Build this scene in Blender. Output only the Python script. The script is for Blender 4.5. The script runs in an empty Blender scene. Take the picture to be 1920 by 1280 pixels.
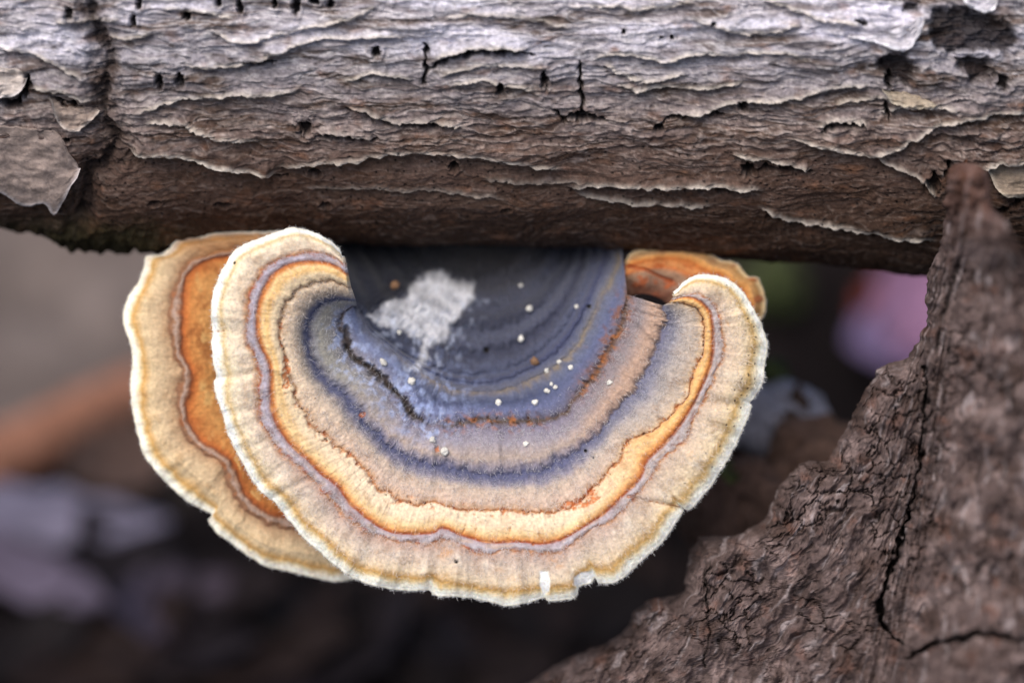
import bpy, bmesh, math, random
import numpy as np

random.seed(7); np.random.seed(7)
sc = bpy.context.scene
COL = sc.collection

# ------------------------------------------------------------------ camera
# working frame, in millimetres: u right, v up the picture, w towards the viewer;
# origin in the middle of the sharp plane. Pixels are those of a 1920 x 1280 picture.
PITCH = math.radians(42)
DIST = 300.0                      # lens to sharp plane, mm
MMPP = 102.0 / 1920               # millimetres per picture pixel in the sharp plane
GH = 105.0                        # height of the origin above the forest floor, mm
V = np.array([0, math.sin(PITCH), math.cos(PITCH)])
W = np.array([0, -math.cos(PITCH), math.sin(PITCH)])
ORG = np.array([0, 0, GH])

cam_d = bpy.data.cameras.new('camera')
cam = bpy.data.objects.new('camera', cam_d); COL.objects.link(cam)
cam.location = (ORG + W * DIST) * 0.001
cam.rotation_euler = (math.pi / 2 - PITCH, 0, 0)
cam_d.sensor_width = 36.0
cam_d.lens = 36.0 * DIST / 102.0
cam_d.clip_start = 0.01; cam_d.clip_end = 60
cam_d.dof.use_dof = True
cam_d.dof.focus_distance = DIST * 0.001
cam_d.dof.aperture_fstop = cam_d.lens / 13.0
sc.camera = cam

# ------------------------------------------------------------------ sky, sun, exposure
SUN_EL, SUN_AZ = math.radians(68), math.radians(-130)   # azimuth from +Y, clockwise
world = bpy.data.worlds.new('World'); sc.world = world; world.use_nodes = True
nt = world.node_tree; nt.nodes.clear()
sky = nt.nodes.new('ShaderNodeTexSky'); sky.sky_type = 'NISHITA'; sky.sun_disc = False
sky.sun_elevation = SUN_EL; sky.sun_rotation = SUN_AZ
sky.air_density = 1.0; sky.dust_density = 3.5; sky.ozone_density = 1.0
bg = nt.nodes.new('ShaderNodeBackground'); bg.inputs['Strength'].default_value = 0.075
wo = nt.nodes.new('ShaderNodeOutputWorld')
nt.links.new(sky.outputs[0], bg.inputs[0]); nt.links.new(bg.outputs[0], wo.inputs[0])
sl = bpy.data.lights.new('sun', 'SUN'); sl.energy = 1.4; sl.angle = math.radians(55); sl.color = (1.0, 0.94, 0.87)
so = bpy.data.objects.new('sun', sl); COL.objects.link(so)
sd = np.array([math.sin(SUN_AZ) * math.cos(SUN_EL), math.cos(SUN_AZ) * math.cos(SUN_EL), math.sin(SUN_EL)])
from mathutils import Vector
so.rotation_euler = Vector(sd).to_track_quat('Z', 'Y').to_euler()
so.location = (0, 0, 2)
sc.view_settings.view_transform = 'Standard'; sc.view_settings.look = 'None'
sc.view_settings.gamma = 1.0; sc.view_settings.use_curve_mapping = False
sc.view_settings.exposure = 0.95
sc.render.engine = 'CYCLES'
sc.cycles.use_denoising = True
sc.cycles.max_bounces = 5; sc.cycles.diffuse_bounces = 3

# ------------------------------------------------------------------ numeric helpers
def unproj(px, py, w):
    k = (DIST - w) / DIST * MMPP
    return (px - 960) * k, (640 - py) * k
def proj(u, v, w):
    k = DIST / (DIST - w) / MMPP
    return 960 + u * k, 640 - v * k
def tow(u, v, w):
    """frame (mm) to world (m)"""
    u = np.asarray(u, float); v = np.asarray(v, float); w = np.asarray(w, float)
    return (np.stack(np.broadcast_arrays(u, v * V[1] + w * W[1], ORG[2] + v * V[2] + w * W[2]), -1)) * 0.001
def PX(px, py, w):
    u, v = unproj(np.asarray(px, float), np.asarray(py, float), np.asarray(w, float))
    return tow(u, v, w)
def on_floor(px, py, h=0.0):
    """world point h mm above the floor, seen at a pixel"""
    a = (px - 960) * MMPP; b = (640 - py) * MMPP
    d = np.array([a, 0, 0]) + V * b - W * DIST
    o = ORG + W * DIST
    t = (h - o[2]) / d[2]
    return (o + d * t) * 0.001
def lin(c):
    c = np.asarray(c, float) / 255.0
    return np.where(c <= 0.04045, c / 12.92, ((c + 0.055) / 1.055) ** 2.4)
def sst(a, b, x):
    t = np.clip((x - a) / (b - a), 0, 1); return t * t * (3 - 2 * t)
def gauss(x, s): return np.exp(-(x / s) ** 2)
def mix(a, b, f):
    f = np.asarray(f)[..., None]
    return a * (1 - f) + np.asarray(b) * f

_perm = np.random.RandomState(3).permutation(4096)
_gx = np.cos(np.arange(4096) * 2 * math.pi / 4096.); _gy = np.sin(np.arange(4096) * 2 * math.pi / 4096.)
def _h(ix, iy, seed):
    return _perm[(_perm[(ix + seed * 131) & 4095] + iy) & 4095]
def perlin(x, y, seed=0):
    ix = np.floor(x).astype(np.int64); iy = np.floor(y).astype(np.int64)
    fx = x - ix; fy = y - iy
    sx = fx * fx * fx * (fx * (fx * 6 - 15) + 10); sy = fy * fy * fy * (fy * (fy * 6 - 15) + 10)
    def g(a, b):
        h = _h(ix + a, iy + b, seed); return _gx[h] * (fx - a) + _gy[h] * (fy - b)
    n0 = g(0, 0) * (1 - sx) + g(1, 0) * sx
    n1 = g(0, 1) * (1 - sx) + g(1, 1) * sx
    return (n0 * (1 - sy) + n1 * sy) * 1.45
def fbm(x, y, o=4, seed=0, gain=0.5):
    r = 0; a = 1; t = 0
    for i in range(o):
        r = r + a * perlin(x, y, seed + i * 7); t += a; a *= gain; x = x * 2.03 + 5.1; y = y * 2.03 + 3.7
    return r / t
def ridged(x, y, o=3, seed=0):
    r = 0; a = 1; t = 0
    for i in range(o):
        r = r + a * (1 - np.abs(perlin(x, y, seed + i * 7)) * 2); t += a; a *= 0.5; x = x * 2.1 + 3.1; y = y * 2.1 + 8.7
    return r / t
def worley(x, y, seed=0):
    ix = np.floor(x).astype(np.int64); iy = np.floor(y).astype(np.int64)
    f1 = np.full(x.shape, 9.0); f2 = np.full(x.shape, 9.0); idn = np.zeros(x.shape)
    for a in (-1, 0, 1):
        for b in (-1, 0, 1):
            h = _h(ix + a, iy + b, seed); h2 = _perm[(h + 77) & 4095]
            dx = ix + a + h / 4096. - x; dy = iy + b + h2 / 4096. - y
            d = np.sqrt(dx * dx + dy * dy)
            new = d < f1
            f2 = np.where(new, f1, np.minimum(f2, d)); idn = np.where(new, h / 4096., idn); f1 = np.where(new, d, f1)
    return f1, f2, idn
def polydist(px, py, pts, reach=60):
    """distance to a polyline, signed side (+ above it in the picture), 0..1 along it; far points get 1e3"""
    pts = np.asarray(pts, float)
    d = np.full(px.shape, 1e3); sg = np.zeros(px.shape); al = np.zeros(px.shape)
    lo = pts.min(0) - reach; hi = pts.max(0) + reach
    m = (px > lo[0]) & (px < hi[0]) & (py > lo[1]) & (py < hi[1])
    if not m.any(): return d, sg, al
    x = px[m]; y = py[m]
    L = np.r_[0, np.cumsum(np.hypot(*np.diff(pts, axis=0).T))]
    bd = np.full(x.shape, 1e3); bs = np.zeros(x.shape); ba = np.zeros(x.shape)
    for i in range(len(pts) - 1):
        a, b = pts[i], pts[i + 1]; e = b - a; l2 = e @ e
        t = np.clip(((x - a[0]) * e[0] + (y - a[1]) * e[1]) / l2, 0, 1)
        dx = x - a[0] - t * e[0]; dy = y - a[1] - t * e[1]
        dd = np.hypot(dx, dy); cr = e[0] * dy - e[1] * dx
        k = dd < bd
        bd = np.where(k, dd, bd); bs = np.where(k, -np.sign(cr), bs); ba = np.where(k, (L[i] + t * math.sqrt(l2)) / L[-1], ba)
    d[m] = bd; sg[m] = bs; al[m] = ba
    return d, sg, al
def inpoly(px, py, poly):
    poly = np.asarray(poly, float); r = np.zeros(px.shape, bool); n = len(poly)
    for i in range(n):
        x1, y1 = poly[i]; x2, y2 = poly[(i + 1) % n]
        if y1 == y2: continue
        c = ((y1 > py) != (y2 > py)) & (px < (x2 - x1) * (py - y1) / (y2 - y1) + x1)
        r ^= c
    return r
def sdpoly(px, py, poly, reach=60):
    """positive inside"""
    p = list(poly) + [poly[0]]
    d, _, _ = polydist(px, py, p, reach)
    return np.where(inpoly(px, py, poly), d, -d)
def smooth_poly(pts, n=400):
    """Catmull-Rom through the points, resampled evenly"""
    p = np.asarray(pts, float); q = np.vstack([2 * p[0] - p[1], p, 2 * p[-1] - p[-2]]); out = []
    for i in range(1, len(q) - 2):
        t = np.linspace(0, 1, 24, endpoint=False)[:, None]
        a, b, c, d = q[i - 1], q[i], q[i + 1], q[i + 2]
        out.append(0.5 * (2 * b + (c - a) * t + (2 * a - 5 * b + 4 * c - d) * t ** 2 + (3 * b - a - 3 * c + d) * t ** 3))
    out = np.vstack(out + [p[-1:]])
    L = np.r_[0, np.cumsum(np.hypot(*np.diff(out, axis=0).T))]
    s = np.linspace(0, L[-1], n)
    return np.stack([np.interp(s, L, out[:, 0]), np.interp(s, L, out[:, 1])], 1)

# ------------------------------------------------------------------ scene helpers
def tag(o, label=None, cat=None, group=None, kind=None):
    if label: o['label'] = label
    if cat: o['category'] = cat
    if group: o['group'] = group
    if kind: o['kind'] = kind
    return o
def empty(name, loc):
    o = bpy.data.objects.new(name, None); COL.objects.link(o); o.location = loc; o.empty_display_size = 0.01
    return o
def grid_faces(nr, nc, wrap=False):
    r = np.arange(nr - 1)[:, None]; c = np.arange(nc if wrap else nc - 1)[None, :]
    c2 = (c + 1) % nc
    return np.stack([r * nc + c, r * nc + c2, (r + 1) * nc + c2, (r + 1) * nc + c], -1).reshape(-1, 4)
def mesh_obj(name, verts, faces, material, parent=None, loc=None, col=None, smooth=True):
    verts = np.asarray(verts, float).reshape(-1, 3); faces = np.asarray(faces)
    if parent is not None: base = np.array(parent.location) if parent.parent is None else np.array(parent.location) + np.array(parent.parent.location)
    elif loc is not None: base = np.asarray(loc, float)
    else: base = np.zeros(3)
    me = bpy.data.meshes.new(name)
    k = faces.shape[1]
    me.vertices.add(len(verts)); me.vertices.foreach_set('co', (verts - base).astype(np.float32).ravel())
    me.loops.add(faces.size); me.loops.foreach_set('vertex_index', faces.astype(np.int32).ravel())
    me.polygons.add(len(faces)); me.polygons.foreach_set('loop_start', np.arange(0, faces.size, k, dtype=np.int32))
    me.polygons.foreach_set('loop_total', np.full(len(faces), k, dtype=np.int32))
    me.polygons.foreach_set('use_smooth', np.full(len(faces), smooth))
    if col is not None:
        at = me.color_attributes.new('Col', 'FLOAT_COLOR', 'POINT')
        c4 = np.ones((len(verts), 4), np.float32); c4[:, :3] = np.clip(np.asarray(col).reshape(-1, 3), 0.002, 0.95)
        at.data.foreach_set('color', c4.ravel())
    me.update(calc_edges=True); me.validate()
    me.materials.append(material)
    o = bpy.data.objects.new(name, me); COL.objects.link(o)
    if parent is not None: o.parent = parent
    elif loc is not None: o.location = base
    return o

# ------------------------------------------------------------------ materials
def material(name, color=None, attr=True, rough=0.85, nscale=900.0, namp=0.25, bump=0.4, bdist=0.0002, sheen=0.0, sss=0.0, spec=0.3, hue=None):
    m = bpy.data.materials.new(name); m.use_nodes = True
    n = m.node_tree.nodes; l = m.node_tree.links; p = n['Principled BSDF']
    geo = n.new('ShaderNodeTexCoord')
    nz = n.new('ShaderNodeTexNoise'); nz.inputs['Scale'].default_value = nscale; nz.inputs['Detail'].default_value = 5; nz.inputs['Roughness'].default_value = 0.65
    l.new(geo.outputs['Object'], nz.inputs['Vector'])
    if attr:
        a = n.new('ShaderNodeAttribute'); a.attribute_name = 'Col'; src = a.outputs['Color']
    else:
        a = n.new('ShaderNodeRGB'); a.outputs[0].default_value = (*color, 1); src = a.outputs[0]
    mr = n.new('ShaderNodeMapRange'); mr.inputs['From Min'].default_value = 0.25; mr.inputs['From Max'].default_value = 0.75
    mr.inputs['To Min'].default_value = 1 - namp; mr.inputs['To Max'].default_value = 1 + namp
    l.new(nz.outputs['Fac'], mr.inputs['Value'])
    mx = n.new('ShaderNodeMix'); mx.data_type = 'RGBA'; mx.blend_type = 'MULTIPLY'; mx.inputs[0].default_value = 1
    l.new(src, mx.inputs['A']); l.new(mr.outputs[0], mx.inputs['B'])
    out = mx.outputs['Result']
    if hue is not None:
        n2 = n.new('ShaderNodeTexNoise'); n2.inputs['Scale'].default_value = nscale * 0.12; n2.inputs['Detail'].default_value = 4
        l.new(geo.outputs['Object'], n2.inputs['Vector'])
        rp = n.new('ShaderNodeMapRange'); rp.inputs['From Min'].default_value = 0.45; rp.inputs['From Max'].default_value = 0.7; rp.inputs['To Max'].default_value = 0.6
        l.new(n2.outputs['Fac'], rp.inputs['Value'])
        m2 = n.new('ShaderNodeMix'); m2.data_type = 'RGBA'; l.new(rp.outputs[0], m2.inputs[0]); l.new(out, m2.inputs['A']); m2.inputs['B'].default_value = (*hue, 1)
        out = m2.outputs['Result']
    l.new(out, p.inputs['Base Color'])
    p.inputs['Roughness'].default_value = rough; p.inputs['Specular IOR Level'].default_value = spec
    if sheen: p.inputs['Sheen Weight'].default_value = sheen; p.inputs['Sheen Roughness'].default_value = 0.5
    if sss:
        p.inputs['Subsurface Weight'].default_value = sss; p.inputs['Subsurface Radius'].default_value = (1, 0.6, 0.35); p.inputs['Subsurface Scale'].default_value = 0.0006
    b = n.new('ShaderNodeBump'); b.inputs['Strength'].default_value = bump; b.inputs['Distance'].default_value = bdist
    l.new(nz.outputs['Fac'], b.inputs['Height']); l.new(b.outputs[0], p.inputs['Normal'])
    return m
M_cap = material('fungus cap', nscale=2600, namp=0.26, bump=0.5, bdist=0.00015, sheen=0.15, sss=0.12, rough=0.9)
M_fuzz = material('fungus hairs', nscale=500, namp=0.1, bump=0.0, rough=0.7)
M_pore = material('fungus pores', color=tuple(lin((225, 210, 180))), attr=False, nscale=3000, namp=0.15)
M_log = material('weathered bark', nscale=1500, namp=0.42, bump=0.8, bdist=0.00028, rough=0.88, spec=0.15)
M_stump = material('rotten wood', nscale=1300, namp=0.42, bump=0.8, bdist=0.0003, rough=0.85, spec=0.2)
M_floor = material('humus', nscale=160, namp=0.45, bump=0.8, bdist=0.002, rough=0.95, spec=0.08)
M_leaf = material('dead leaf', nscale=300, namp=0.3, bump=0.4, bdist=0.0005, rough=0.7, spec=0.15)
M_moss = material('moss', color=tuple(lin((70, 84, 30))), attr=False, nscale=700, namp=0.4)
M_grain = material('debris', nscale=2500, namp=0.15, rough=0.7)

# ================================================================== THE SETTING: forest floor
def build_floor():
    a = np.concatenate([-np.geomspace(6, 0.5, 16), np.linspace(-0.45, 0.45, 220), np.geomspace(0.5, 6, 16)])
    X, Y = np.meshgrid(a, a + 0.1)
    Z = 0.008 * fbm(X * 14, Y * 14, 3, 5) + 0.004 * ridged(X * 45, Y * 45, 3, 9)
    near = np.hypot(X, Y - 0.1) < 0.45
    Z = np.where(near, Z, Z * 2) - 0.004
    n = fbm(X * 9, Y * 9, 4, 21); n2 = fbm(X * 40, Y * 40, 4, 31)
    lit_ground = sst(-0.15, 0.15, n * 0.3 + (Y - 0.092) * 9.0 - np.maximum(X + .045, 0) * 14.0)  # far ground painted lit, near ground painted dark for the low light
    c = mix(np.broadcast_to(lin((26, 21, 21)), X.shape + (3,)), lin((118, 106, 100)), lit_ground)
    c = c * (1 + 0.5 * n2)[..., None]
    o = mesh_obj('forest_floor', np.stack([X, Y, Z], -1), grid_faces(len(a), len(a)), M_floor, col=c)
    tag(o, 'forest floor with low light and paler lit ground behind the log painted in', kind='structure')
build_floor()

# ================================================================== THE LOG
YB = np.array([(-400, 408), (-60, 420), (0, 426), (90, 440), (120, 462), (210, 468), (290, 470), (420, 448), (600, 446), (700, 452), (1000, 462), (1200, 467), (1400, 488), (1560, 498), (1740, 514), (1920, 535), (2400, 560)], float)
AW, RW = -13.5, 20.0
LIPS = [  # polyline, height mm, reach px below (recess), brightness of the painted rim light
 ([(245,215),(290,200),(340,185),(430,178),(480,177),(550,172),(572,150)], .5, 30, .7),
 ([(265,232),(330,229),(380,245),(420,258),(500,262)], .35, 18, .6),
 ([(236,280),(270,290),(320,287),(400,305),(460,318),(490,322),(530,332)], 1.1, 40, 1.0),
 ([(500,318),(560,310),(620,300),(680,292),(760,285),(850,290),(950,300),(1000,310),(1075,322)], .7, 34, .7),
 ([(640,195),(680,205),(720,222),(790,230),(880,240)], .6, 14, .5),
 ([(595,246),(650,249),(705,256)], .5, 12, .4),
 ([(200,72),(240,75),(290,65)], .4, 14, .7),
 ([(390,55),(450,80),(550,60),(640,40),(720,10)], .5, 24, .8),
 ([(330,120),(400,126),(470,117),(520,102),(570,80),(640,75),(720,70),(790,72)], .6, 24, .8),
 ([(805,122),(850,98),(920,90),(1000,95)], 1.0, 20, .9),
 ([(1060,12),(1150,15),(1200,20),(1310,5)], .45, 18, .8),
 ([(1290,35),(1340,50),(1390,65),(1450,62),(1510,45)], .6, 22, .8),
 ([(1430,0),(1500,25),(1560,42),(1620,45)], .6, 20, .9),
 ([(1100,122),(1140,105),(1180,103),(1240,115),(1300,105),(1360,105),(1460,100),(1520,115)], .5, 20, .8),
 ([(1130,120),(1170,143),(1215,152),(1290,140)], .4, 16, .7),
 ([(1150,158),(1210,170),(1250,162),(1340,168),(1400,150)], .45, 18, .7),
 ([(1255,218),(1320,214),(1370,195),(1440,190),(1500,180),(1560,165),(1640,160)], .7, 24, .8),
 ([(1530,238),(1560,224),(1625,228)], .5, 14, .7),
 ([(1470,255),(1540,268),(1620,287),(1680,275),(1740,245),(1780,230),(1880,215),(1960,212)], .7, 30, .8),
 ([(1370,288),(1450,300),(1525,320)], .6, 16, .6),
 ([(1050,355),(1130,345),(1250,345),(1330,342),(1440,358)], .8, 18, .8),
 ([(1075,366),(1110,372),(1200,380),(1340,387)], .35, 12, .6),
 ([(1415,388),(1460,405),(1500,416),(1560,421),(1640,431),(1760,446)], .8, 30, .9),
 ([(1640,295),(1720,330),(1755,370)], .6, 20, .5),
 ([(900,335),(1000,345),(1100,340)], .25, 16, .3),
 ([(560,360),(700,352),(860,362),(960,372)], .2, 16, .3),
 ([(640,155),(700,140),(780,150)], .35, 14, .6), ([(840,165),(900,150),(960,160),(1010,172)], .45, 16, .7),
 ([(820,145),(870,130),(930,122),(1030,128)], .35, 12, .6),
 ([(1640,215),(1720,200),(1800,205)], .5, 18, .7), ([(1560,195),(1640,185),(1700,190)], .4, 14, .7),
 ([(0,95),(60,100),(120,130),(160,150)], .5, 22, .7), ([(100,45),(170,40),(230,35)], .4, 16, .7),
 ([(60,160),(120,175),(180,195)], .5, 18, .7), ([(300,18),(380,25),(440,38)], .4, 16, .7),
 ([(820,35),(900,30),(1000,40),(1080,62)], .3, 16, .6),
 ([(1760,330),(1830,312),(1900,305),(1980,300)], .8, 40, .9),
]
CRACKS = [  # polyline, half width px, depth mm
 ([(797,82),(799,118),(795,160)], 5, 1.6), ([(806,130),(850,106),(920,97),(1000,102)], 5, 1.6),
 ([(1040,207),(1060,218),(1090,211),(1140,226)], 6, 1.6), ([(1086,118),(1089,160),(1093,207)], 5, 1.5),
 ([(650,203),(680,211),(720,227),(790,235),(850,240)], 4, 1.2), ([(595,252),(650,254),(705,259)], 4, 1.2),
 ([(1235,242),(1250,222),(1300,219),(1355,217)], 4, 1.2), ([(1390,310),(1410,320),(1440,316),(1520,321)], 5, 1.4),
 ([(0,186),(30,194),(48,175),(52,140)], 9, 2.0), ([(100,186),(150,200)], 6, 1.5), ([(1070,360),(1130,352),(1300,352),(1400,362)], 5, 1.3),
 ([(1440,412),(1500,424),(1600,436),(1740,452)], 5, 1.3), ([(1540,245),(1560,232),(1620,234)], 3, 1.0),
 ([(360,310),(450,326),(540,334)], 5, 1.0),
 ([(1780,300),(1776,330)], 8, 1.5), ([(1800,395),(1860,400),(1920,372)], 8, 1.6), ([(1660,190),(1668,225)], 5, 1.2),
 ([(460,120),(520,118)], 4, 1.0),([(1600,38),(1622,44)],4,.8),
]
PITS = [(300,150,8,13),(338,148,9,12),(130,25,8,14),(262,5,6,14),(350,30,8,10),(410,5,6,10),(450,12,6,14),(515,5,5,12),(555,12,8,16),(590,2,10,8),(620,6,8,8),
 (705,98,10,10),(938,165,7,15),(572,240,13,13),(590,327,10,8),(852,315,9,8),(1021,150,7,18),(1393,200,9,10),(1665,150,8,16),(1402,318,12,12),(1475,318,9,6),
 (950,388,8,4),(125,262,5,6),(250,40,6,12),(1336,45,5,5),(1260,70,4,4),(1170,60,4,5),(1240,70,3,3),(1090,216,18,10),(420,385,14,5),(290,378,10,5),(610,385,12,4),(1236,240,8,8),(1880,155,12,14),(1750,340,14,16)]
BLACK = [[(1735,40),(1760,12),(1800,8),(1840,22),(1890,40),(1915,80),(1890,105),(1830,98),(1780,108),(1745,90)], [(1640,110),(1668,92),(1700,100),(1722,130),(1700,160),(1660,152)], [(1790,110),(1850,105),(1870,140),(1820,160)],[(1695,0),(1720,5),(1722,25),(1690,22)]]

def build_log():
    root = empty('fallen_log', PX(960, 300, AW))
    tag(root, 'grey weathered log with flaking wrinkled bark lying above the bracket fungi', 'log')
    xs = np.concatenate([np.linspace(-4200, -200, 24, endpoint=False), np.linspace(-200, -60, 30, endpoint=False), np.linspace(-60, 1980, 1060), np.linspace(1985, 2150, 30), np.linspace(2300, 5600, 20)])
    k = np.linspace(0, 1, 440)
    ph_lin = np.radians(2 + 104 * k)
    ph_sin = np.arcsin(np.clip(np.interp(k, [0, .86, 1], [math.sin(math.radians(2)), 0.985, 1.0]), 0, 1))
    front = np.where(k < 0.86, 0.65 * ph_sin + 0.35 * ph_lin, 0)
    i0 = np.searchsorted(k, 0.86); front[i0:] = np.linspace(front[i0 - 1] + 0.004, np.radians(108), len(k) - i0)
    back = np.linspace(np.radians(108), np.radians(362), 42)[1:-1]
    ph = np.concatenate([front, back]); nf = len(front)
    wsil = AW
    U = (xs - 960) * MMPP * (DIST - wsil) / DIST
    yb = np.interp(xs, YB[:, 0], YB[:, 1])
    ybs = np.interp(np.linspace(-4200, 5600, 3000), xs, yb)
    vb = (640 - yb) * MMPP * (DIST - wsil) / DIST
    vt = 74.0 - 0.012 * U
    vc = (vb + vt) / 2; Rv = (vt - vb) / 2
    # keep the log's own outline, only its lower edge wanders
    P = ph[:, None]
    u = np.broadcast_to(U[None, :], (len(ph), len(xs))).copy()
    sn = np.sin(P); cs = np.cos(P)
    v = vc - Rv * sn; w = AW + RW * cs + 0 * U
    px, py = proj(u, v, w)
    nv = -sn / Rv; nw = cs / RW
    nl = np.hypot(nv, nw); nv = nv / nl; nw = nw / nl
    frontm = (P < np.radians(110)) & (np.abs(xs - 960) < 1150)[None, :]
    # ---- relief (mm)
    low = sst(215, 330, py + 30 * fbm(px / 260, py / 90, 2, 3) - (px - 960) * 0.02)      # smoother under-bark below
    wx = px + 55 * fbm(px / 170, py / 60, 3, 11); wy = py + 17 * fbm(px / 130, py / 45, 3, 12)
    h = 0.9 * fbm(px / 330, py / 130, 3, 1)
    terr = fbm(wx / 250, wy / 34, 3, 41) * 5.0
    fr = terr - np.floor(terr)
    step = np.floor(terr) + sst(0.0, 0.16, fr)
    wr = ridged(wx / 120, wy / 15, 3, 51)
    wr2 = ridged(wx / 46, wy / 8.5, 2, 61)
    amp = (1 - low) * (0.75 + 0.5 * fbm(px / 200, py / 110, 2, 71)) + 0.26 * low
    pl = sst(-.25, .35, fbm(px / 210, py / 75, 2, 55))
    h += amp * (0.24 * step + (0.12 + .5 * pl) * wr + (.08 + .30 * pl) * wr2 + .55 * fbm(wx / 34, wy / 13, 4, 56)) + 0.14 * fbm(px / 14, py / 8, 4, 81)
    rough = sst(1480, 1720, px + 60 * fbm(px / 90, py / 60, 3, 93)) * (1 - sst(280, 330, py))
    h += rough * (0.9 * fbm(px / 60, py / 40, 4, 91) + 0.5 * ridged(px / 50, py / 28, 3, 92))
    lr = sst(250, 150, px + 50 * fbm(px / 60, py / 60, 2, 94)) * (1 - sst(230, 260, py))
    h += lr * 0.7 * fbm(px / 45, py / 40, 4, 95)
    # ---- colour
    c = np.empty(px.shape + (3,)); c[:] = lin((158, 152, 158))
    tone = fbm(wx / 150, wy / 30, 4, 101)
    c = mix(c, lin((106, 92, 86)), sst(-0.15, 0.35, tone))
    c = mix(c, lin((212, 208, 220)), 0.9 * sst(0.0, 0.4, fbm(px / 240, py / 55, 3, 102) + 0.25 * gauss(px - 1150, 500)) * (1 - sst(50, 190, py)))
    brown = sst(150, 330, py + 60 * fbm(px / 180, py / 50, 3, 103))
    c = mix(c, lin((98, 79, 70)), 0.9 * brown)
    c = mix(c, lin((66, 50, 40)), 0.8 * sst(330, 430, py + 20 * fbm(px / 100, py / 40, 3, 104)))  # brown bark below, with the underside's shade also put into the colour
    c = mix(c, lin((150, 108, 78)), 0.35 * sst(0.25, 0.6, fbm(px / 110, py / 40, 3, 105)) * brown)
    c = mix(c, lin((225, 220, 222)), 0.55 * (1 - low) * sst(0.55, 0.95, wr) )
    c = mix(c, lin((78, 66, 60)), 0.45 * (1 - low) * sst(0.35, -0.2, wr))
    c = mix(c, lin((222, 214, 212)), 0.4 * (1 - 0.7 * low) * gauss(fr - 0.17, 0.08))
    c = mix(c, lin((58, 46, 40)), .8 * sst(.30, .62, fbm(wx / 60, wy / 12, 4, 107)))
    c = mix(c, lin((232, 228, 232)), .6 * (1 - .8 * low) * sst(.28, .6, fbm(wx / 70, wy / 9, 4, 108)))
    c = mix(c, lin((140, 104, 84)), .5 * sst(.2, .55, fbm(px / 70, py / 30, 4, 109)))
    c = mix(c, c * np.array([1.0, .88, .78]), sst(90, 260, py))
    c *= (0.70 + .36 * sst(170, 20, py) + 0.40 * fbm(px / 9, py / 5, 3, 106) + .16 * fbm(px / 3.5, py / 3, 2, 110))[..., None]  # lighter towards the top: bleached bark plus sky light put into colour
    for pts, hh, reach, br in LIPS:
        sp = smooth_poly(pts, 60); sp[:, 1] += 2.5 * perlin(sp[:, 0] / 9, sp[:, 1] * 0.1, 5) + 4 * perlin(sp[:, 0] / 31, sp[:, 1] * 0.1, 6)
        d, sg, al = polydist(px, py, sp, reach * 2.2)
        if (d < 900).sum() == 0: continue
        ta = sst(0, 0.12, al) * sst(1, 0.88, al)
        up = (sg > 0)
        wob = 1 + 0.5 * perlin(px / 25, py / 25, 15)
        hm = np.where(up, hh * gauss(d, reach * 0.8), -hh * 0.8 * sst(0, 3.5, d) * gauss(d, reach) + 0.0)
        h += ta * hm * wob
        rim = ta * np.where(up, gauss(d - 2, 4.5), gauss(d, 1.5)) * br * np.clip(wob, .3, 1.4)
        c = mix(c, lin((226, 214, 200)), np.clip(0.75 * rim, 0, 1))  # sky light on the lip's edge painted as a pale line
        c = mix(c, lin((86, 68, 56)), np.clip(0.5 * ta * (~up) * sst(1, 5, d) * gauss(d, reach * .7), 0, 1))  # brown recess under the lip, darkened in colour for the lip's shade
    for pts, hw, dep in CRACKS:
        d, sg, al = polydist(px + 9 * fbm(px / 14, py / 14, 3, 20), py + 7 * fbm(px / 14, py / 14, 3, 22), smooth_poly(pts, 40), 50)
        wv = hw * (0.6 + 1.2 * perlin(px / 17, py / 17, 19)) * (0.35 + 0.65 * sst(0, .2, al) * sst(1, .8, al))
        f = sst(wv + 2.5, wv * 0.4, d)
        h -= dep * f; c = mix(c, lin((30, 24, 22)), 0.92 * f)
    for x, y, a, b in PITS:
        m = (np.abs(px - x) < 40) & (np.abs(py - y) < 40)
        if not m.any(): continue
        dd = np.hypot((px[m] - x) / a, (py[m] - y) / b) + 0.8 * fbm(px[m] / 9, py[m] / 9, 3, int(x))
        f = sst(1.15, 0.6, dd)
        h[m] -= 1.4 * f - 0.25 * gauss(dd - 1.5, .3); cm = c[m]; c[m] = mix(cm, lin((26, 21, 20)), 0.93 * f)
    for poly in BLACK:
        d = sdpoly(px, py, poly, 60) + 14 * fbm(px / 22, py / 22, 4, 120)
        f = sst(-4, 10, d)
        h -= 1.3 * f - 0.5 * f * fbm(px / 18, py / 18, 3, 121); c = mix(c, lin((34, 25, 24)), 0.9 * f)
    d, _, al = polydist(px, py, smooth_poly([(168,20),(200,110),(190,190),(214,262),(200,300),(165,330),(152,400)], 60), 110)
    dn = d + 22 * fbm(px / 26, py / 26, 4, 125)
    f = sst(46, 4, dn); h -= 1.0 * f - 0.9 * f * fbm(px / 20, py / 14, 4, 126); c = mix(c, lin((74, 60, 54)), .75 * f)
    f = sst(14, 2, dn); c = mix(c, lin((36, 28, 26)), .7 * f); h -= .5 * f
    # specks on the smooth part
    f1, f2, idn = worley(px / 17, py / 13, 130)
    f = sst(0.17, 0.08, f1) * (idn > 0.5) * sst(-0.1, 0.2, fbm(px / 120, py / 60, 2, 131) + 0.1) * (0.25 + 0.75 * brown)
    c = mix(c, lin((24, 20, 20)), 0.9 * f); h -= 0.15 * f
    # dark damp moss along the lower left edge
    f = sst(395, 440, py + 16 * fbm(px / 30, py / 30, 3, 140)) * sst(420, 250, px)
    c = mix(c, lin((48, 44, 26)), 0.85 * f); h += f * (0.9 * fbm(px / 22, py / 16, 4, 141) + 0.2)
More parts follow.
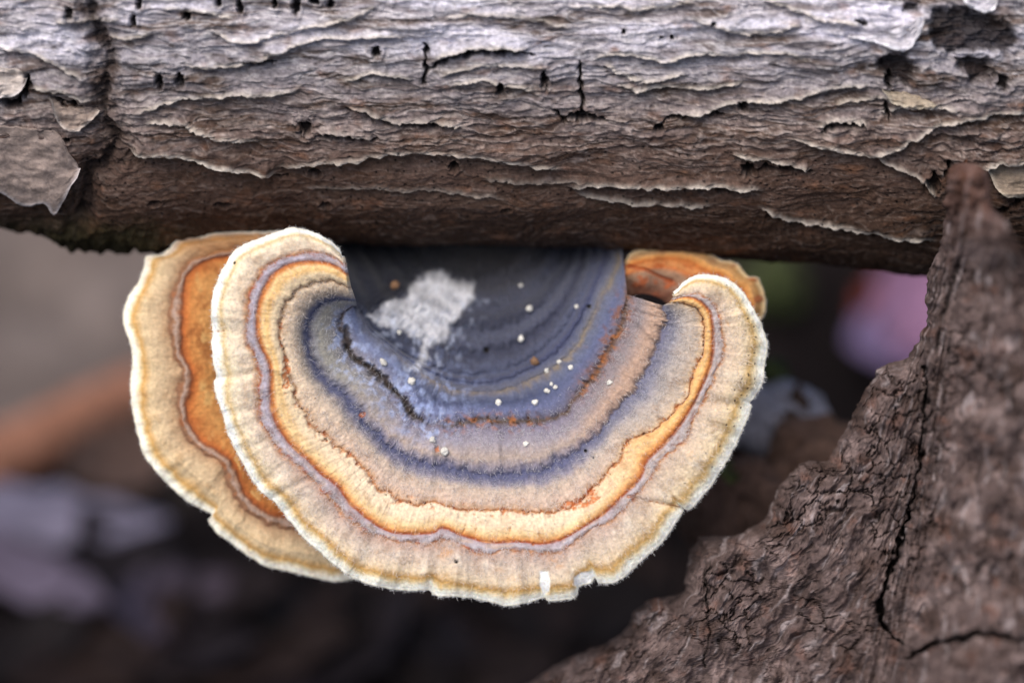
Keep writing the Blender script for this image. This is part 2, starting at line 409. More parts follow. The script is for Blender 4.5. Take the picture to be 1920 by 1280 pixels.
    h = np.where(frontm, h, 0.8 * fbm(px / 200, np.degrees(P) / 20 + 0 * px, 3, 150))
    c = np.where(frontm[..., None], c, lin((120, 106, 98)))
    v = v + nv * h; w = w + nw * h
    vv = tow(u, v, w)
    nr, nc = px.shape
    F = grid_faces(nr, nc)
    last = np.stack([(nr - 1) * nc + np.arange(nc - 1), (nr - 1) * nc + np.arange(1, nc), np.arange(1, nc), np.arange(nc - 1)], 1)
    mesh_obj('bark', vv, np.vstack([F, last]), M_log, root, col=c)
    # cut ends: a rounded plug of bare wood at each end
    for j, sgn in ((0, -1), (nc - 1, 1)):
        ring = vv[:, j]; cen = ring.mean(0); rows = [ring]
        for f_, o_ in ((0.9, 0.002), (0.5, 0.003), (0.02, 0.003)):
            rows.append(cen + (ring - cen) * f_ + np.array([sgn * o_, 0, 0]))
        mesh_obj('cut_end', np.stack(rows), grid_faces(4, nr, True), M_log, root, col=np.full((4 * nr, 3), lin((150, 125, 100))))
    # ---- loose flakes standing off the log
    def surf(x, y):
        i = np.argmin((px - x) ** 2 + (py - y) ** 2 + (~frontm) * 1e9); return w.ravel()[i]
    def flake(poly, lift, col, edge, n=46, lab=None):
        poly = smooth_poly(list(poly) + [poly[0]], 120)[:-1]; ii = np.arange(len(poly)); poly = poly + np.stack([3.5 * fbm(ii / 4., ii * 0 + 1, 3, 17), 3.5 * fbm(ii / 4., ii * 0 + 5, 3, 18)], 1); lo = poly.min(0); hi = poly.max(0)
        # rows run from the top edge to the free lower edge
        gx = np.linspace(lo[0], hi[0], n); top = []; bot = []
        for x in gx:
            ys = []
            for i in range(len(poly)):
                a, b = poly[i], poly[(i + 1) % len(poly)]
                if (a[0] <= x) != (b[0] <= x): ys.append(a[1] + (x - a[0]) / (b[0] - a[0]) * (b[1] - a[1]))
            if len(ys) < 2: ys = [poly[np.argmin(abs(poly[:, 0] - x)), 1]] * 2
            top.append(min(ys)); bot.append(max(ys))
        top = np.array(top) + 3 * fbm(gx / 12, gx * 0, 3, 7); bot = np.array(bot) + 3.5 * fbm(gx / 12, gx * 0 + 4, 3, 8)
        r = np.linspace(0, 1, n)[:, None]
        X = np.broadcast_to(gx, (n, n)) + 2 * fbm(r * 5 + 0 * gx, gx / 20 + 0 * r, 2, 4); Y = top + (bot - top) * r
        ws = np.array([[surf(a, b) for a, b in zip(ra[::3], rb[::3])] for ra, rb in zip(X[::5], Y[::5])])
        ws = np.array([np.interp(np.arange(n), np.arange(n)[::3], q) for q in ws]); ws = np.array([np.interp(np.arange(n), np.arange(n)[::5], q) for q in ws.T]).T
        Z = ws + 0.25 + lift * r ** 1.6 + 0.5 * fbm(X / 40, Y / 22, 4, 5) + .12 * ridged(X / 30, Y / 7, 2, 9)
        cc = np.empty((n, n, 3)); cc[:] = lin(col); cc *= (1 + 0.45 * fbm(X / 30, Y / 10, 4, 6))[..., None]
        e = gauss(np.maximum(sdpoly(X, Y, [tuple(p) for p in poly], 60), 0), 4.5) * sst(.1, .4, r + 0 * X)
        cc = mix(cc, lin(edge), 0.8 * e)
        A = PX(X, Y, Z); B = PX(X, Y - 2, Z - 0.45)
        o = mesh_obj('bark_flake', np.concatenate([A.reshape(-1, 3), B.reshape(-1, 3)]), slab_faces(n, n), M_log, root, col=np.concatenate([cc.reshape(-1, 3)] * 2))
        if lab: o['label'] = lab
    flake([(-90, 232), (0, 236), (60, 242), (108, 250), (128, 285), (150, 318), (134, 350), (102, 404), (86, 384), (40, 386), (0, 362), (-90, 340)], 1.2, (150, 134, 126), (205, 196, 196), lab='smooth pale flap of peeled bark ending in a point')
    flake([(-60, 120), (0, 128), (48, 138), (40, 170), (10, 184), (-60, 180)], 1.0, (190, 178, 170), (225, 218, 215))
    flake([(92, 182), (150, 200), (185, 205), (172, 226), (140, 248), (110, 232)], .8, (150, 134, 124), (205, 192, 182))
    flake([(1590, 70), (1650, 62), (1700, 48), (1732, 32), (1722, 70), (1695, 96), (1640, 80)], .7, (205, 200, 206), (242, 240, 244))
    flake([(1800, -30), (1866, -30), (1868, 10), (1850, 24), (1812, 8)], .7, (205, 200, 206), (242, 240, 244))
    flake([(1655, 170), (1700, 175), (1752, 195), (1742, 204), (1700, 202), (1672, 192)], .6, (165, 150, 132), (210, 198, 178))
    flake([(1850, 318), (1900, 306), (1990, 300), (1990, 362), (1930, 370), (1880, 366)], .8, (150, 134, 118), (214, 200, 180))
    return root
def slab_faces(nr, nc):
    """faces of a two-sided slab: sheet A then sheet B, with a closed border"""
    n = nr * nc; A = grid_faces(nr, nc); B = A[:, ::-1] + n
    idx = np.arange(n).reshape(nr, nc)
    bd = np.concatenate([idx[0, :-1], idx[:-1, -1], idx[-1, :0:-1], idx[:0:-1, 0]]); nx = np.roll(bd, -1)
    return np.vstack([A, B, np.stack([nx, bd, bd + n, nx + n], 1)])
build_log()

# ================================================================== BRACKET FUNGI
def anchored(contours, rays, n):
    """resample contours so that equal columns lie along the given rays; contours: list of polylines"""
    out = []
    dense = [smooth_poly(c, 1600) for c in contours]
    rs = [smooth_poly(r, 500) for r in rays]
    params = []
    for cv in dense:
        a = [0.0]
        for r in rs:
            d = ((cv[:, None, ::1] - r[None, ::5]) ** 2).sum(-1).min(1); a.append(np.argmin(d) / 1599.)
        a.append(1.0); a = np.maximum.accumulate(np.array(a)); a = a + np.linspace(0, 1e-3, len(a)); a /= a[-1]; params.append(a)
    ref = params[-1]; s = np.linspace(0, 1, n)
    for cv, a in zip(dense, params):
        q = np.interp(s, ref, a) * 1599
        # soften the jumps in spacing
        ker = np.hanning(2 * (n // 40) + 1); ker /= ker.sum()
        pad = n // 40; qq = np.convolve(np.r_[2 * q[0] - q[pad:0:-1], q, 2 * q[-1] - q[-2:-pad - 2:-1]], ker, 'valid')
        qq = np.clip(qq, 0, 1599)
        out.append(np.stack([np.interp(qq, np.arange(1600), cv[:, 0]), np.interp(qq, np.arange(1600), cv[:, 1])], 1))
    return np.array(out)
def keyed(t, table):
    k = np.array([r[0] for r in table]); c = lin(np.array([r[1] for r in table]))
    return np.stack([np.interp(t, k, c[:, i]) for i in range(3)], -1)

# contours traced zone by zone, left end to right end
Z0 = [(830,418),(860,430),(900,436),(950,432),(985,418)]
Z1 = [(720,410),(740,470),(790,530),(860,566),(930,570),(1000,540),(1050,480),(1060,410)]
Z2 = [(600,425),(632,500),(668,572),(700,612),(760,660),(830,690),(900,698),(970,680),(1030,640),(1080,570),(1108,490),(1112,415)]
A0 = [(664,580),(676,594),(691,622),(724,650),(780,693),(837,727),(879,737),(938,735),(992,715),(1034,693),(1076,657),(1112,597),(1130,552),(1160,500),(1162,430)]
A_ = [(661,574),(645,588),(638,612),(657,662),(696,688),(724,717),(752,746),(767,770),(809,792),(860,790),(907,782),(977,787),(1042,780),(1079,746),(1110,705),(1140,655),(1163,609),(1172,575),(1176,552)]
B_ = [(660,563),(630,562),(597,574),(577,613),(577,657),(606,711),(665,757),(695,802),(755,853),(805,872),(880,887),(950,892),(1040,872),(1100,832),(1150,780),(1202,715),(1238,645),(1250,605),(1246,574)]
C_ = [(652,540),(622,528),(591,529),(552,549),(531,583),(528,622),(534,657),(546,717),(567,761),(606,815),(652,848),(696,893),(721,920),(769,937),(854,948),(916,957),(977,957),(1039,961),(1085,940),(1135,894),(1158,859),(1178,827),(1235,797),(1285,749),(1292,721),(1307,687),(1318,654),(1320,609),(1310,584),(1290,571),(1262,567)]
D_ = [(648,512),(629,498),(591,490),(546,495),(511,515),(496,539),(485,568),(481,610),(487,645),(502,675),(509,705),(507,750),(517,790),(537,821),(571,856),(602,887),(631,907),(656,940),(693,974),(739,997),(808,998),(831,988),(866,1002),(923,1015),(977,1014),(1024,1017),(1070,1000),(1124,967),(1162,933),(1201,894),(1213,863),(1251,825),(1289,775),(1321,713),(1333,679),(1336,637),(1335,603),(1329,581),(1310,563),(1286,556),(1263,562)]
E_ = [(645,494),(612,477),(567,473),(523,487),(493,506),(475,533),(465,562),(462,613),(466,645),(482,678),(485,717),(484,760),(493,793),(512,824),(537,859),(571,888),(599,916),(624,944),(662,981),(715,1008),(777,1020),(827,1014),(862,1025),(916,1037),(970,1032),(1016,1039),(1058,1031),(1085,1008),(1143,977),(1189,934),(1218,902),(1229,875),(1266,844),(1293,806),(1315,758),(1338,710),(1350,679),(1356,643),(1353,603),(1344,574),(1330,559),(1304,551),(1268,557)]
G_ = [(641,480),(635,470),(615,453),(588,439),(549,431),(526,437),(481,453),(446,470),(425,500),(410,530),(400,568),(400,598),(403,622),(401,648),(404,681),(410,705),(405,717),(410,742),(421,777),(431,809),(446,843),(465,877),(487,912),(521,943),(552,981),(577,1009),(615,1043),(659,1077),(702,1093),(752,1103),(804,1102),(816,1112),(873,1116),(916,1123),(947,1132),(993,1125),(1020,1117),(1029,1123),(1066,1120),(1081,1110),(1085,1096),(1108,1089),(1114,1078),(1126,1090),(1162,1083),(1201,1048),(1239,1014),(1263,979),(1278,957),(1276,947),(1291,952),(1317,925),(1347,883),(1370,844),(1390,805),(1405,762),(1404,752),(1425,721),(1431,679),(1434,640),(1420,600),(1403,569),(1377,536),(1349,522),(1321,519),(1299,522),(1279,536),(1265,552)]
RAYS = [[(668,576),(620,545),(555,431)], [(690,600),(640,606),(400,606)], [(790,560),(660,668),(405,717)], [(830,600),(765,768),(521,943)], [(850,640),(820,794),(752,1103)],
        [(880,640),(890,785),(905,1122)], [(920,640),(985,787),(1040,1122)], [(980,600),(1082,745),(1278,957)], [(1010,560),(1125,682),(1400,775)], [(1040,520),(1166,600),(1434,640)]]
TK = np.array([0, .14, .30, .42, .50, .62, .74, .83, .88, 1.0])
MAIN_MID = [(0,(70,66,66)),(.10,(52,52,60)),(.14,(66,68,82)),(.18,(50,52,66)),(.22,(72,75,92)),(.26,(52,54,70)),(.30,(76,80,100)),(.34,(64,68,92)),(.38,(84,88,110)),(.405,(92,92,104)),(.42,(124,112,100)),(.432,(92,96,116)),(.45,(66,72,98)),(.475,(100,106,138)),(.495,(100,98,116)),(.503,(84,68,54)),(.515,(120,114,132)),(.55,(150,142,150)),(.585,(172,154,142)),(.603,(138,130,140)),(.618,(84,86,114)),(.63,(92,94,122)),(.65,(136,130,142)),(.672,(196,176,158)),(.715,(210,184,164)),(.733,(202,168,138)),(.742,(190,135,90)),(.748,(232,210,180)),(.785,(234,211,178)),(.808,(234,202,150)),(.822,(222,160,96)),(.829,(172,92,45)),(.834,(150,80,48)),(.84,(168,148,152)),(.855,(182,172,176)),(.868,(168,154,154)),(.877,(180,132,96)),(.886,(186,158,142)),(.905,(196,176,160)),(.93,(212,192,170)),(.952,(226,204,172)),(.970,(206,160,92)),(.979,(230,200,144)),(.990,(252,244,222)),(1,(255,250,236))]
MAIN_RIGHT = [(0,(72,68,68)),(.10,(54,54,62)),(.14,(70,72,86)),(.18,(54,56,70)),(.22,(76,79,96)),(.26,(56,58,76)),(.30,(80,84,104)),(.35,(66,70,98)),(.39,(92,96,118)),(.41,(112,108,108)),(.42,(132,118,100)),(.432,(100,104,122)),(.46,(92,98,128)),(.49,(104,98,112)),(.503,(98,70,50)),(.52,(130,118,124)),(.545,(140,128,128)),(.58,(180,150,130)),(.604,(170,142,124)),(.612,(124,104,94)),(.62,(108,108,130)),(.645,(132,130,142)),(.675,(176,164,156)),(.72,(200,180,158)),(.736,(222,196,158)),(.741,(180,124,74)),(.75,(224,172,110)),(.785,(232,190,128)),(.808,(222,156,88)),(.822,(196,116,58)),(.830,(160,86,44)),(.838,(158,122,108)),(.845,(180,170,170)),(.868,(184,170,164)),(.878,(186,130,78)),(.888,(204,182,160)),(.92,(216,194,166)),(.95,(230,208,172)),(.970,(220,182,116)),(.979,(238,216,170)),(.990,(252,246,226)),(1,(255,252,240))]
MAIN_LEFT = [(0,(60,58,60)),(.14,(52,54,66)),(.22,(50,52,66)),(.30,(58,62,80)),(.38,(90,96,124)),(.42,(110,112,128)),(.45,(120,128,160)),(.49,(130,124,130)),(.503,(84,66,52)),(.515,(130,128,140)),(.54,(146,142,138)),(.575,(150,146,136)),(.602,(120,118,124)),(.618,(76,78,104)),(.63,(100,102,128)),(.655,(176,162,148)),(.69,(216,194,168)),(.725,(222,200,172)),(.738,(190,160,130)),(.747,(224,198,162)),(.77,(232,208,170)),(.79,(224,184,124)),(.808,(230,196,140)),(.822,(196,124,66)),(.831,(150,84,50)),(.838,(160,138,136)),(.852,(188,180,194)),(.868,(170,158,166)),(.877,(150,92,58)),(.885,(196,150,112)),(.9,(222,202,176)),(.93,(228,210,184)),(.955,(238,222,190)),(.970,(222,194,142)),(.979,(242,228,198)),(.989,(255,252,240)),(1,(255,254,248))]

NS, NT = 1150, 380
CT = anchored([Z0, Z1, Z2, A0, A_, B_, C_, D_, E_, G_], RAYS, NS)
CAP = {}
def build_main():
    root = empty('bracket_fungus', PX(900, 452, -11))
    tag(root, 'large fan shaped bracket fungus with blue grey centre and cream and orange zones', 'fungus')
    t = np.concatenate([np.linspace(0, .5, 150, endpoint=False), np.linspace(.5, .9, 175, endpoint=False), np.linspace(.9, 1, NT - 325)])
    s = np.linspace(0, 1, NS)
    T = np.broadcast_to(t[:, None], (NT, NS)); S = np.broadcast_to(s[None, :], (NT, NS))
    j = np.clip(np.searchsorted(TK, t, side='right') - 1, 0, len(TK) - 2); f = (t - TK[j]) / (TK[j + 1] - TK[j])
    px = CT[j, :, 0] * (1 - f[:, None]) + CT[j + 1, :, 0] * f[:, None]
    py = CT[j, :, 1] * (1 - f[:, None]) + CT[j + 1, :, 1] * f[:, None]
    # small ragged outline
    rag = sst(.9, 1, T)
    arc = np.r_[0, np.cumsum(np.hypot(*np.diff(CT[-1], axis=0).T))]        # px along the margin
    AR = np.broadcast_to(arc[None], T.shape)
    dirx = CT[-1, :, 0] - CT[-2, :, 0]; diry = CT[-1, :, 1] - CT[-2, :, 1]; dl = np.hypot(dirx, diry) + 1e-6
    rg = 2.0 * fbm(arc / 12, arc * 0, 3, 3) + 2.2 * fbm(arc / 40, arc * 0 + 3, 2, 4)
    px = px + rag * rg * dirx / dl; py = py + rag * rg * diry / dl
    # zone coordinate wobbles a little so that bands are not ruled lines
    amp_t = 0.006 + 0.010 * sst(.02, .1, np.abs(T - .832)) * (T > .5) + 0.012 * (T < .45)
    amp_t = amp_t + .022 * gauss(T - .872, .018) + .010 * gauss(T - .745, .012) + .008 * gauss(T - .62, .03)
    TT = T + amp_t * (0.8 * fbm(AR / 55, T * 9, 3, 10) + 0.35 * fbm(px / 16, py / 16, 3, 11) + .15 * fbm(AR / 8, T * 14, 2, 9)) * (1 - sst(.985, 1, T))
    TT = np.clip(TT, 0, 1)
    # ---------- depth
    base = np.interp(T, [0, .14, .30, .42, .50, .62, .74, .83, .90, .96, 1.0], [-12.5, -10.5, -7.2, -4.6, -2.8, -0.6, .7, 1.1, 1.0, .7, .1])
    lw = sst(.36, .08, S); rw = sst(.82, .97, S)
    out = sst(.5, .8, T)
    w = base + lw * out * 2.0 + rw * out * 0.8
    w += 1.2 * sst(.62, 1, T) * sst(.25, .55, S) * sst(.9, .65, S)
    w -= 0.45 * sst(.93, 1, T) * (1 - sst(.25, .5, S) * sst(.85, .7, S))
    w -= 7.5 * sst(585, 445, py) * sst(.56, .46, T) * sst(.3, .6, T + .35)
    zb = [.42, .50, .62, .74, .832, .88, 1.0]
    roll = np.zeros_like(T); hr = [.5, .9, .95, .6, .28, .5]
    for a, b, hh in zip(zb[:-1], zb[1:], hr):
        x = np.clip((TT - a) / (b - a), 0, 1); roll += hh * np.clip(np.sin(math.pi * x), 0, 1) ** .8 * ((TT >= a) & (TT < b))
    w += roll * (0.8 + 0.4 * fbm(AR / 90, T * 4, 2, 12))
    w += 0.30 * np.sin(TT * 2 * math.pi / 0.055) * sst(.03, .1, T) * sst(.43, .40, T)
    w -= 0.4 * gauss(TT - .503, .008) * sst(-.2, .3, fbm(AR / 40, T * 0, 3, 18)) + 0.35 * gauss(TT - .622, .02) + 0.22 * gauss(TT - .743, .004)
    w += 0.20 * sst(.742, .75, TT) * sst(.80, .75, TT)
    w += sst(.6, 1, T) * (0.45 * fbm(AR / 70, T * 5, 2, 13) + 0.85 * sst(.78, 1, T) * fbm(AR / 46, T * 2, 2, 14)) 
    w += sst(.55, .8, T) * 0.06 * fbm(AR / 9, T * 9, 2, 15) + 0.07 * fbm(px / 9, py / 9, 3, 16) + 0.035 * fbm(px / 4, py / 4, 2, 17)
    # folds that cross the zones
    for (x0, y0, x1, y1, a, sg_) in [(812,820,806,905,.35,7),(930,800,938,880,.28,6),(1232,640,1198,605,.3,6),(1225,745,1180,700,.2,7),(1290,955,1190,935,-.5,6),(1330,730,1400,752,.4,12),(1290,760,1400,756,-.3,8),(405,712,470,700,-.4,6),(500,690,545,700,.2,6)]:
        d, _, _ = polydist(px, py, [(x0, y0), (x1, y1)], 40); w += a * gauss(d, sg_)
    # ---------- colour
    wl = sst(.36, .20, S)[..., None]; wr_ = sst(.60, .80, S)[..., None]
    c = keyed(TT, MAIN_MID) * (1 - wl) + keyed(TT, MAIN_LEFT) * wl
    c = c * (1 - wr_) + keyed(TT, MAIN_RIGHT) * wr_
    c = mix(c, lin((88, 90, 108)), .85 * gauss(TT - .42, .012) * sst(-.1, .3, fbm(AR / 70, T * 0, 3, 19)))
    # streaks that run outwards, blotches, fine grain
    st = fbm(AR / 7, T * 7, 3, 20)
    c = c * (1 + 0.16 * st * sst(.5, .7, T))[..., None]
    c = mix(c, c * np.array([0.72, 0.64, 0.58]), 0.75 * sst(.0, .5, fbm(px / 26, py / 26, 4, 21)) * sst(.6, .7, T) * sst(.99, .95, T))
    c = mix(c, lin((238, 226, 206)), 0.45 * sst(.15, .55, fbm(AR / 34, T * 14, 3, 22)) * sst(.885, .91, T) * sst(.97, .95, T))
    c = mix(c, lin((212, 150, 84)), 0.5 * sst(.2, .5, fbm(AR / 60, T * 24, 3, 23)) * sst(.885, .90, T) * sst(.935, .9, T))
    # lilac bloom between the zones, broken rusty thread
    c = mix(c, lin((196, 188, 194)), 0.6 * sst(.1, .4, fbm(px / 14, py / 14, 3, 24)) * gauss(T - .857, .02))
    c = mix(c, lin((168, 84, 40)), 0.8 * sst(.05, .35, fbm(AR / 22, T * 70, 3, 25)) * gauss(TT - .872, .007))
    pt = fbm(AR / 48, T * 30, 3, 52)
    c = mix(c, lin((190, 164, 146)), .8 * sst(.05, .4, pt) * gauss(TT - .856, .017))
    c = mix(c, lin((136, 96, 84)), .6 * sst(.1, .4, -pt + .3 * fbm(px / 9, py / 9, 2, 53)) * gauss(TT - .862, .012))
    c = mix(c, lin((206, 150, 96)), .7 * sst(.0, .4, fbm(AR / 36, T * 0 + 7, 3, 54)) * gauss(TT - .832, .006))
    # torn, crusty edge along the .743 line
    cr = fbm(px / 13, py / 13, 3, 26); 
    f = sst(.22, .42, cr) * gauss(T - .745, .016) * sst(.12, .17, S)
    c = mix(c, lin((190, 112, 60)), 0.8 * f); w -= 0.25 * f
    f = sst(.32, .5, fbm(px / 7, py / 7, 2, 27)) * gauss(T - .743, .008); c = mix(c, lin((92, 58, 40)), 0.8 * f); w -= .3 * f
    # inner rusty remains round the .50 line
    crust = gauss(TT - .503, .02) * (sst(.42, .5, S) * sst(.66, .58, S) + sst(.70, .76, S))
    f = crust * sst(.0, .3, fbm(px / 17, py / 12, 3, 28)); c = mix(c, lin((158, 98, 50)), 0.85 * f)
    f = crust * sst(.1, .4, fbm(px / 12, py / 10, 3, 29)); c = mix(c, lin((70, 46, 34)), 0.8 * f); w -= 0.3 * f
    f = sst(.76, .84, S) * gauss(T - .49, .035) * sst(.1, .35, fbm(px / 22, py / 22, 3, 30)); c = mix(c, lin((132, 84, 56)), 0.7 * f)
    # crevice on the left of the inner ring
    d, _, al = polydist(px, py, smooth_poly([(648,618),(655,660),(690,688),(722,716),(752,744),(772,776),(805,795)], 50), 60)
    cv = sst(10, 2, d + 9 * fbm(px / 12, py / 12, 4, 31) + 5 * fbm(px / 40, py / 40, 2, 48)) * sst(1, .85, al)
    c = mix(c, lin((56, 44, 36)), 0.85 * cv); w -= 0.7 * cv
    # frosty bluish-white bloom beside the crevice and the chalky patch
    fr = gauss(d - 14, 26) * sst(-.05, .3, fbm(px / 20, py / 20, 4, 32)) * (1 - cv); c = mix(c, lin((176, 188, 222)), 0.75 * fr)
    fr = gauss(np.hypot((px - 790) / 1.2, py - 740), 70) * sst(-.1, .35, fbm(px / 16, py / 16, 4, 33)) * (1 - cv); c = mix(c, lin((160, 174, 214)), 0.65 * fr)
    ppx = .8 * px + .6 * py; ppy = .8 * py - .6 * px
    patch = sdpoly(px + 14 * fbm(ppx / 34, ppy / 34, 3, 50), py + 12 * fbm(ppx / 34, ppy / 34, 3, 51), [(690,590),(722,576),(764,548),(800,512),(832,512),(862,532),(893,529),(880,560),(862,590),(848,606),(840,632),(828,646),(806,656),(800,676),(786,692),(772,694),(788,660),(796,640),(776,628),(740,616),(712,606)], 60)
    f = sst(-7, 7, patch + 8 * fbm(ppx / 13, ppy / 13, 4, 34)); f2 = f * (0.62 + 0.38 * sst(-.35, .25, fbm(ppx / 30, ppy / 22, 5, 35)))
    c = mix(c, lin((206, 206, 210)), 0.95 * f2); w += 0.15 * f
    f = gauss(patch, 40) * sst(.05, .4, fbm(px / 22, py / 22, 4, 36)) * (py > 560); c = mix(c, lin((176, 184, 204)), 0.5 * f)
    # heel left of the patch: shade under the log painted into the cap colour
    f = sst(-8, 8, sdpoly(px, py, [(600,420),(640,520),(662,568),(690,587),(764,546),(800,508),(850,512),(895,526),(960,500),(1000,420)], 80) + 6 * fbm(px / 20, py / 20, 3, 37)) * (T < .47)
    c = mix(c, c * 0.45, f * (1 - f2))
    c = mix(c, c * np.array([.5, .46, .42]), sst(520, 470, py + 14 * fbm(px / 30, py / 30, 3, 38)) * (T < .52) * (1 - f2))  # rest of the heel darkened near the log, its shade put into colour
    # torn white flesh at the margin
    for poly in ([(1012,1070),(1028,1070),(1032,1090),(1030,1108),(1019,1114),(1012,1096)], [(1076,1082),(1090,1072),(1112,1070),(1116,1082),(1098,1094),(1086,1102),(1076,1096)]):
        f = sst(-2, 2, sdpoly(px, py, poly, 30)); c = mix(c, lin((255, 255, 246)), f); w -= .12 * f
    # tiny black dots along the margin, pits
    f1, f2_, idn = worley(px / 13, py / 13, 40)
    f = sst(.16, .10, f1) * (idn > .72) * (sst(.70, .8, S) * sst(.93, .955, T) + 0.35 * (idn > .93)) * sst(.99, .98, T) * (T > .6)
    c = mix(c, lin((52, 42, 36)), np.clip(f, 0, 1) * .95)
    for (x, y, r) in [(912,656,7),(1105,575,5),(1098,845,4),(856,1052,5),(1113,858,3),(440,493,3)]:
        dd = np.hypot(px - x, py - y); f = sst(r, r * .5, dd); c = mix(c, lin((28, 22, 20)), f); w -= .5 * f
    # orange bare spots where the felt has worn off
    for (x, y, rx, ry) in [(536,700,7,34),(608,815,5,6),(655,852,5,7),(1080,945,30,10),(1110,930,16,14),(680,778,8,6),(1180,930,5,5),(1000,1020,4,3),(820,842,4,6)]:
        dd = np.hypot((px - x) / rx, (py - y) / ry) + 1.1 * fbm(px / 10, py / 10, 4, 44); f = sst(1.1, .6, dd); c = mix(c, lin((196, 112, 56)), .85 * f * sst(-.4, .1, fbm(px / 7, py / 7, 3, 49))); w -= .2 * f
    # small radial cracks in the cream zone
    for (x0, y0, x1, y1) in [(958,980,950,1012),(893,975,890,1000),(1010,1000,1018,1014),(866,1000,872,985),(405,622,420,620),(1276,950,1215,938)]:
        d, _, _ = polydist(px, py, [(x0, y0), ((x0 + x1) / 2 + 2, (y0 + y1) / 2), (x1, y1)], 10); f = sst(2.6, .6, d) * sst(-.3, .2, fbm(px / 9, py / 9, 2, 46)); c = mix(c, lin((176, 112, 62)), .7 * f); w -= .12 * f
    c = c * (1 + 0.16 * fbm(px / 5, py / 5, 2, 45) + .10 * fbm(px / 12, py / 12, 2, 47))[..., None]
    u, v = unproj(px, py, w)
    # ---------- rim and underside
    ou, ov = unproj(CT[-1, :, 0], CT[-1, :, 1], w[-1]); iu, iv = unproj(CT[-2, :, 0], CT[-2, :, 1], w[-1])
    du, dv = ou - iu, ov - iv; dl2 = np.hypot(du, dv) + 1e-6; du, dv = du / dl2, dv / dl2
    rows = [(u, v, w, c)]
    r0 = 0.32
    for a in (25, 55, 90, 130, 170):
        a = math.radians(a)
        rows.append(((u[-1] + du * r0 * (math.sin(a)) * .8)[None], (v[-1] + dv * r0 * math.sin(a) * .8)[None], (w[-1] - r0 * (1 - math.cos(a)))[None], np.broadcast_to(lin((252, 244, 224)), (1, NS, 3))))
    for tt in (.96, .9, .8, .65, .5, .3, .1):
        k = np.argmin(abs(t - tt)); th = 0.9 + 2.4 * (1 - tt) ** 1.2 + (4.5 if tt <= .65 else 0)
        wb = np.convolve(np.r_[np.full(20, w[k, 0]), w[k], np.full(20, w[k, -1])], np.ones(41) / 41, 'valid') - th
        rows.append((u[k][None], v[k][None], wb[None], np.broadcast_to(lin((222, 206, 176)), (1, NS, 3))))
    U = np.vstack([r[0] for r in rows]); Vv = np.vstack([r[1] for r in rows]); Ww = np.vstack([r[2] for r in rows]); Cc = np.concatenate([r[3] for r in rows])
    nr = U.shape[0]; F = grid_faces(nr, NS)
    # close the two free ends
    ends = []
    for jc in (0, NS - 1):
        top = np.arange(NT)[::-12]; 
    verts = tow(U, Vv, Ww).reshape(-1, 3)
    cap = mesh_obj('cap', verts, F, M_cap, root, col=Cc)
    # end walls: join top edge to the underside edge at both free ends
    for jc in (0, NS - 1):
        kt = [int(np.argmin(abs(t - x))) for x in (1, .96, .9, .8, .65, .5, .3, .1)]
        topi = np.arange(kt[-1], NT)
        a = np.stack([U[topi, jc], Vv[topi, jc], Ww[topi, jc]], 1)
        tb = np.array([1, .96, .9, .8, .65, .5, .3, .1])[::-1]; ib = np.array([NT + 4] + list(range(NT + 5, NT + 12)))[::-1]
        b = np.stack([np.interp(t[topi], tb, q[ib, jc]) for q in (U, Vv, Ww)], 1)
        n = len(topi); mid = (a + b) / 2; mid[:, 0] += (-.25 if jc else .25)
        vv = np.vstack([a, mid, b]); ca = Cc[topi, jc]
        mesh_obj('cap_end', tow(vv[:, 0], vv[:, 1], vv[:, 2]), grid_faces(3, n), M_cap, root, col=np.vstack([ca, ca * .9, ca * .8]))
    CAP.update(px=px, py=py, u=u, v=v, w=w, c=c, t=T, s=S, root=root)
    # ---------- felt of fine hairs
    fuzz(root, u, v, w, c, T, 22000, lambda tt, cc: 0.15 + 1.2 * gauss(tt - .66, .03) + 0.8 * gauss(tt - .70, .03) + 1.0 * gauss(tt - .885, .012) + .8 * gauss(tt - .855, .015) + .7 * gauss(tt - .53, .025) + .5 * gauss(tt - .92, .03) - 1.0 * (tt < .47), 0.42)
    # hairs standing out of the rim
    rim_hairs(root, u, v, w, du, dv)
def hair_mesh(name, root, P, D, L, wd, C):
    """thin bent three-sided blades; P base, D direction (frame mm)"""
    n = len(P); D = D / np.linalg.norm(D, axis=1, keepdims=True)
    side = np.cross(D, np.array([0, 0, 1.0]) + 0.2 * np.random.randn(n, 3)); side /= np.linalg.norm(side, axis=1, keepdims=True) + 1e-9
    bend = 0.35 * np.random.randn(n, 3)
    p1 = P + D * (L * .5)[:, None]; p2 = P + (D + bend) * L[:, None]
    wv = wd[:, None]
    vs = np.stack([P - side * wv, P + side * wv, p1 - side * wv * .8, p1 + side * wv * .8, p2 - side * wv * .3, p2 + side * wv * .3], 1)
    k = np.arange(n)[:, None] * 6
    F = np.concatenate([k + np.array([[0, 1, 3, 2]]), k + np.array([[2, 3, 5, 4]])])
    o = mesh_obj(name, tow(vs[..., 0], vs[..., 1], vs[..., 2]).reshape(-1, 3), F, M_fuzz, root, col=np.repeat(C, 6, axis=0), smooth=False)
    o['kind'] = 'stuff'; return o
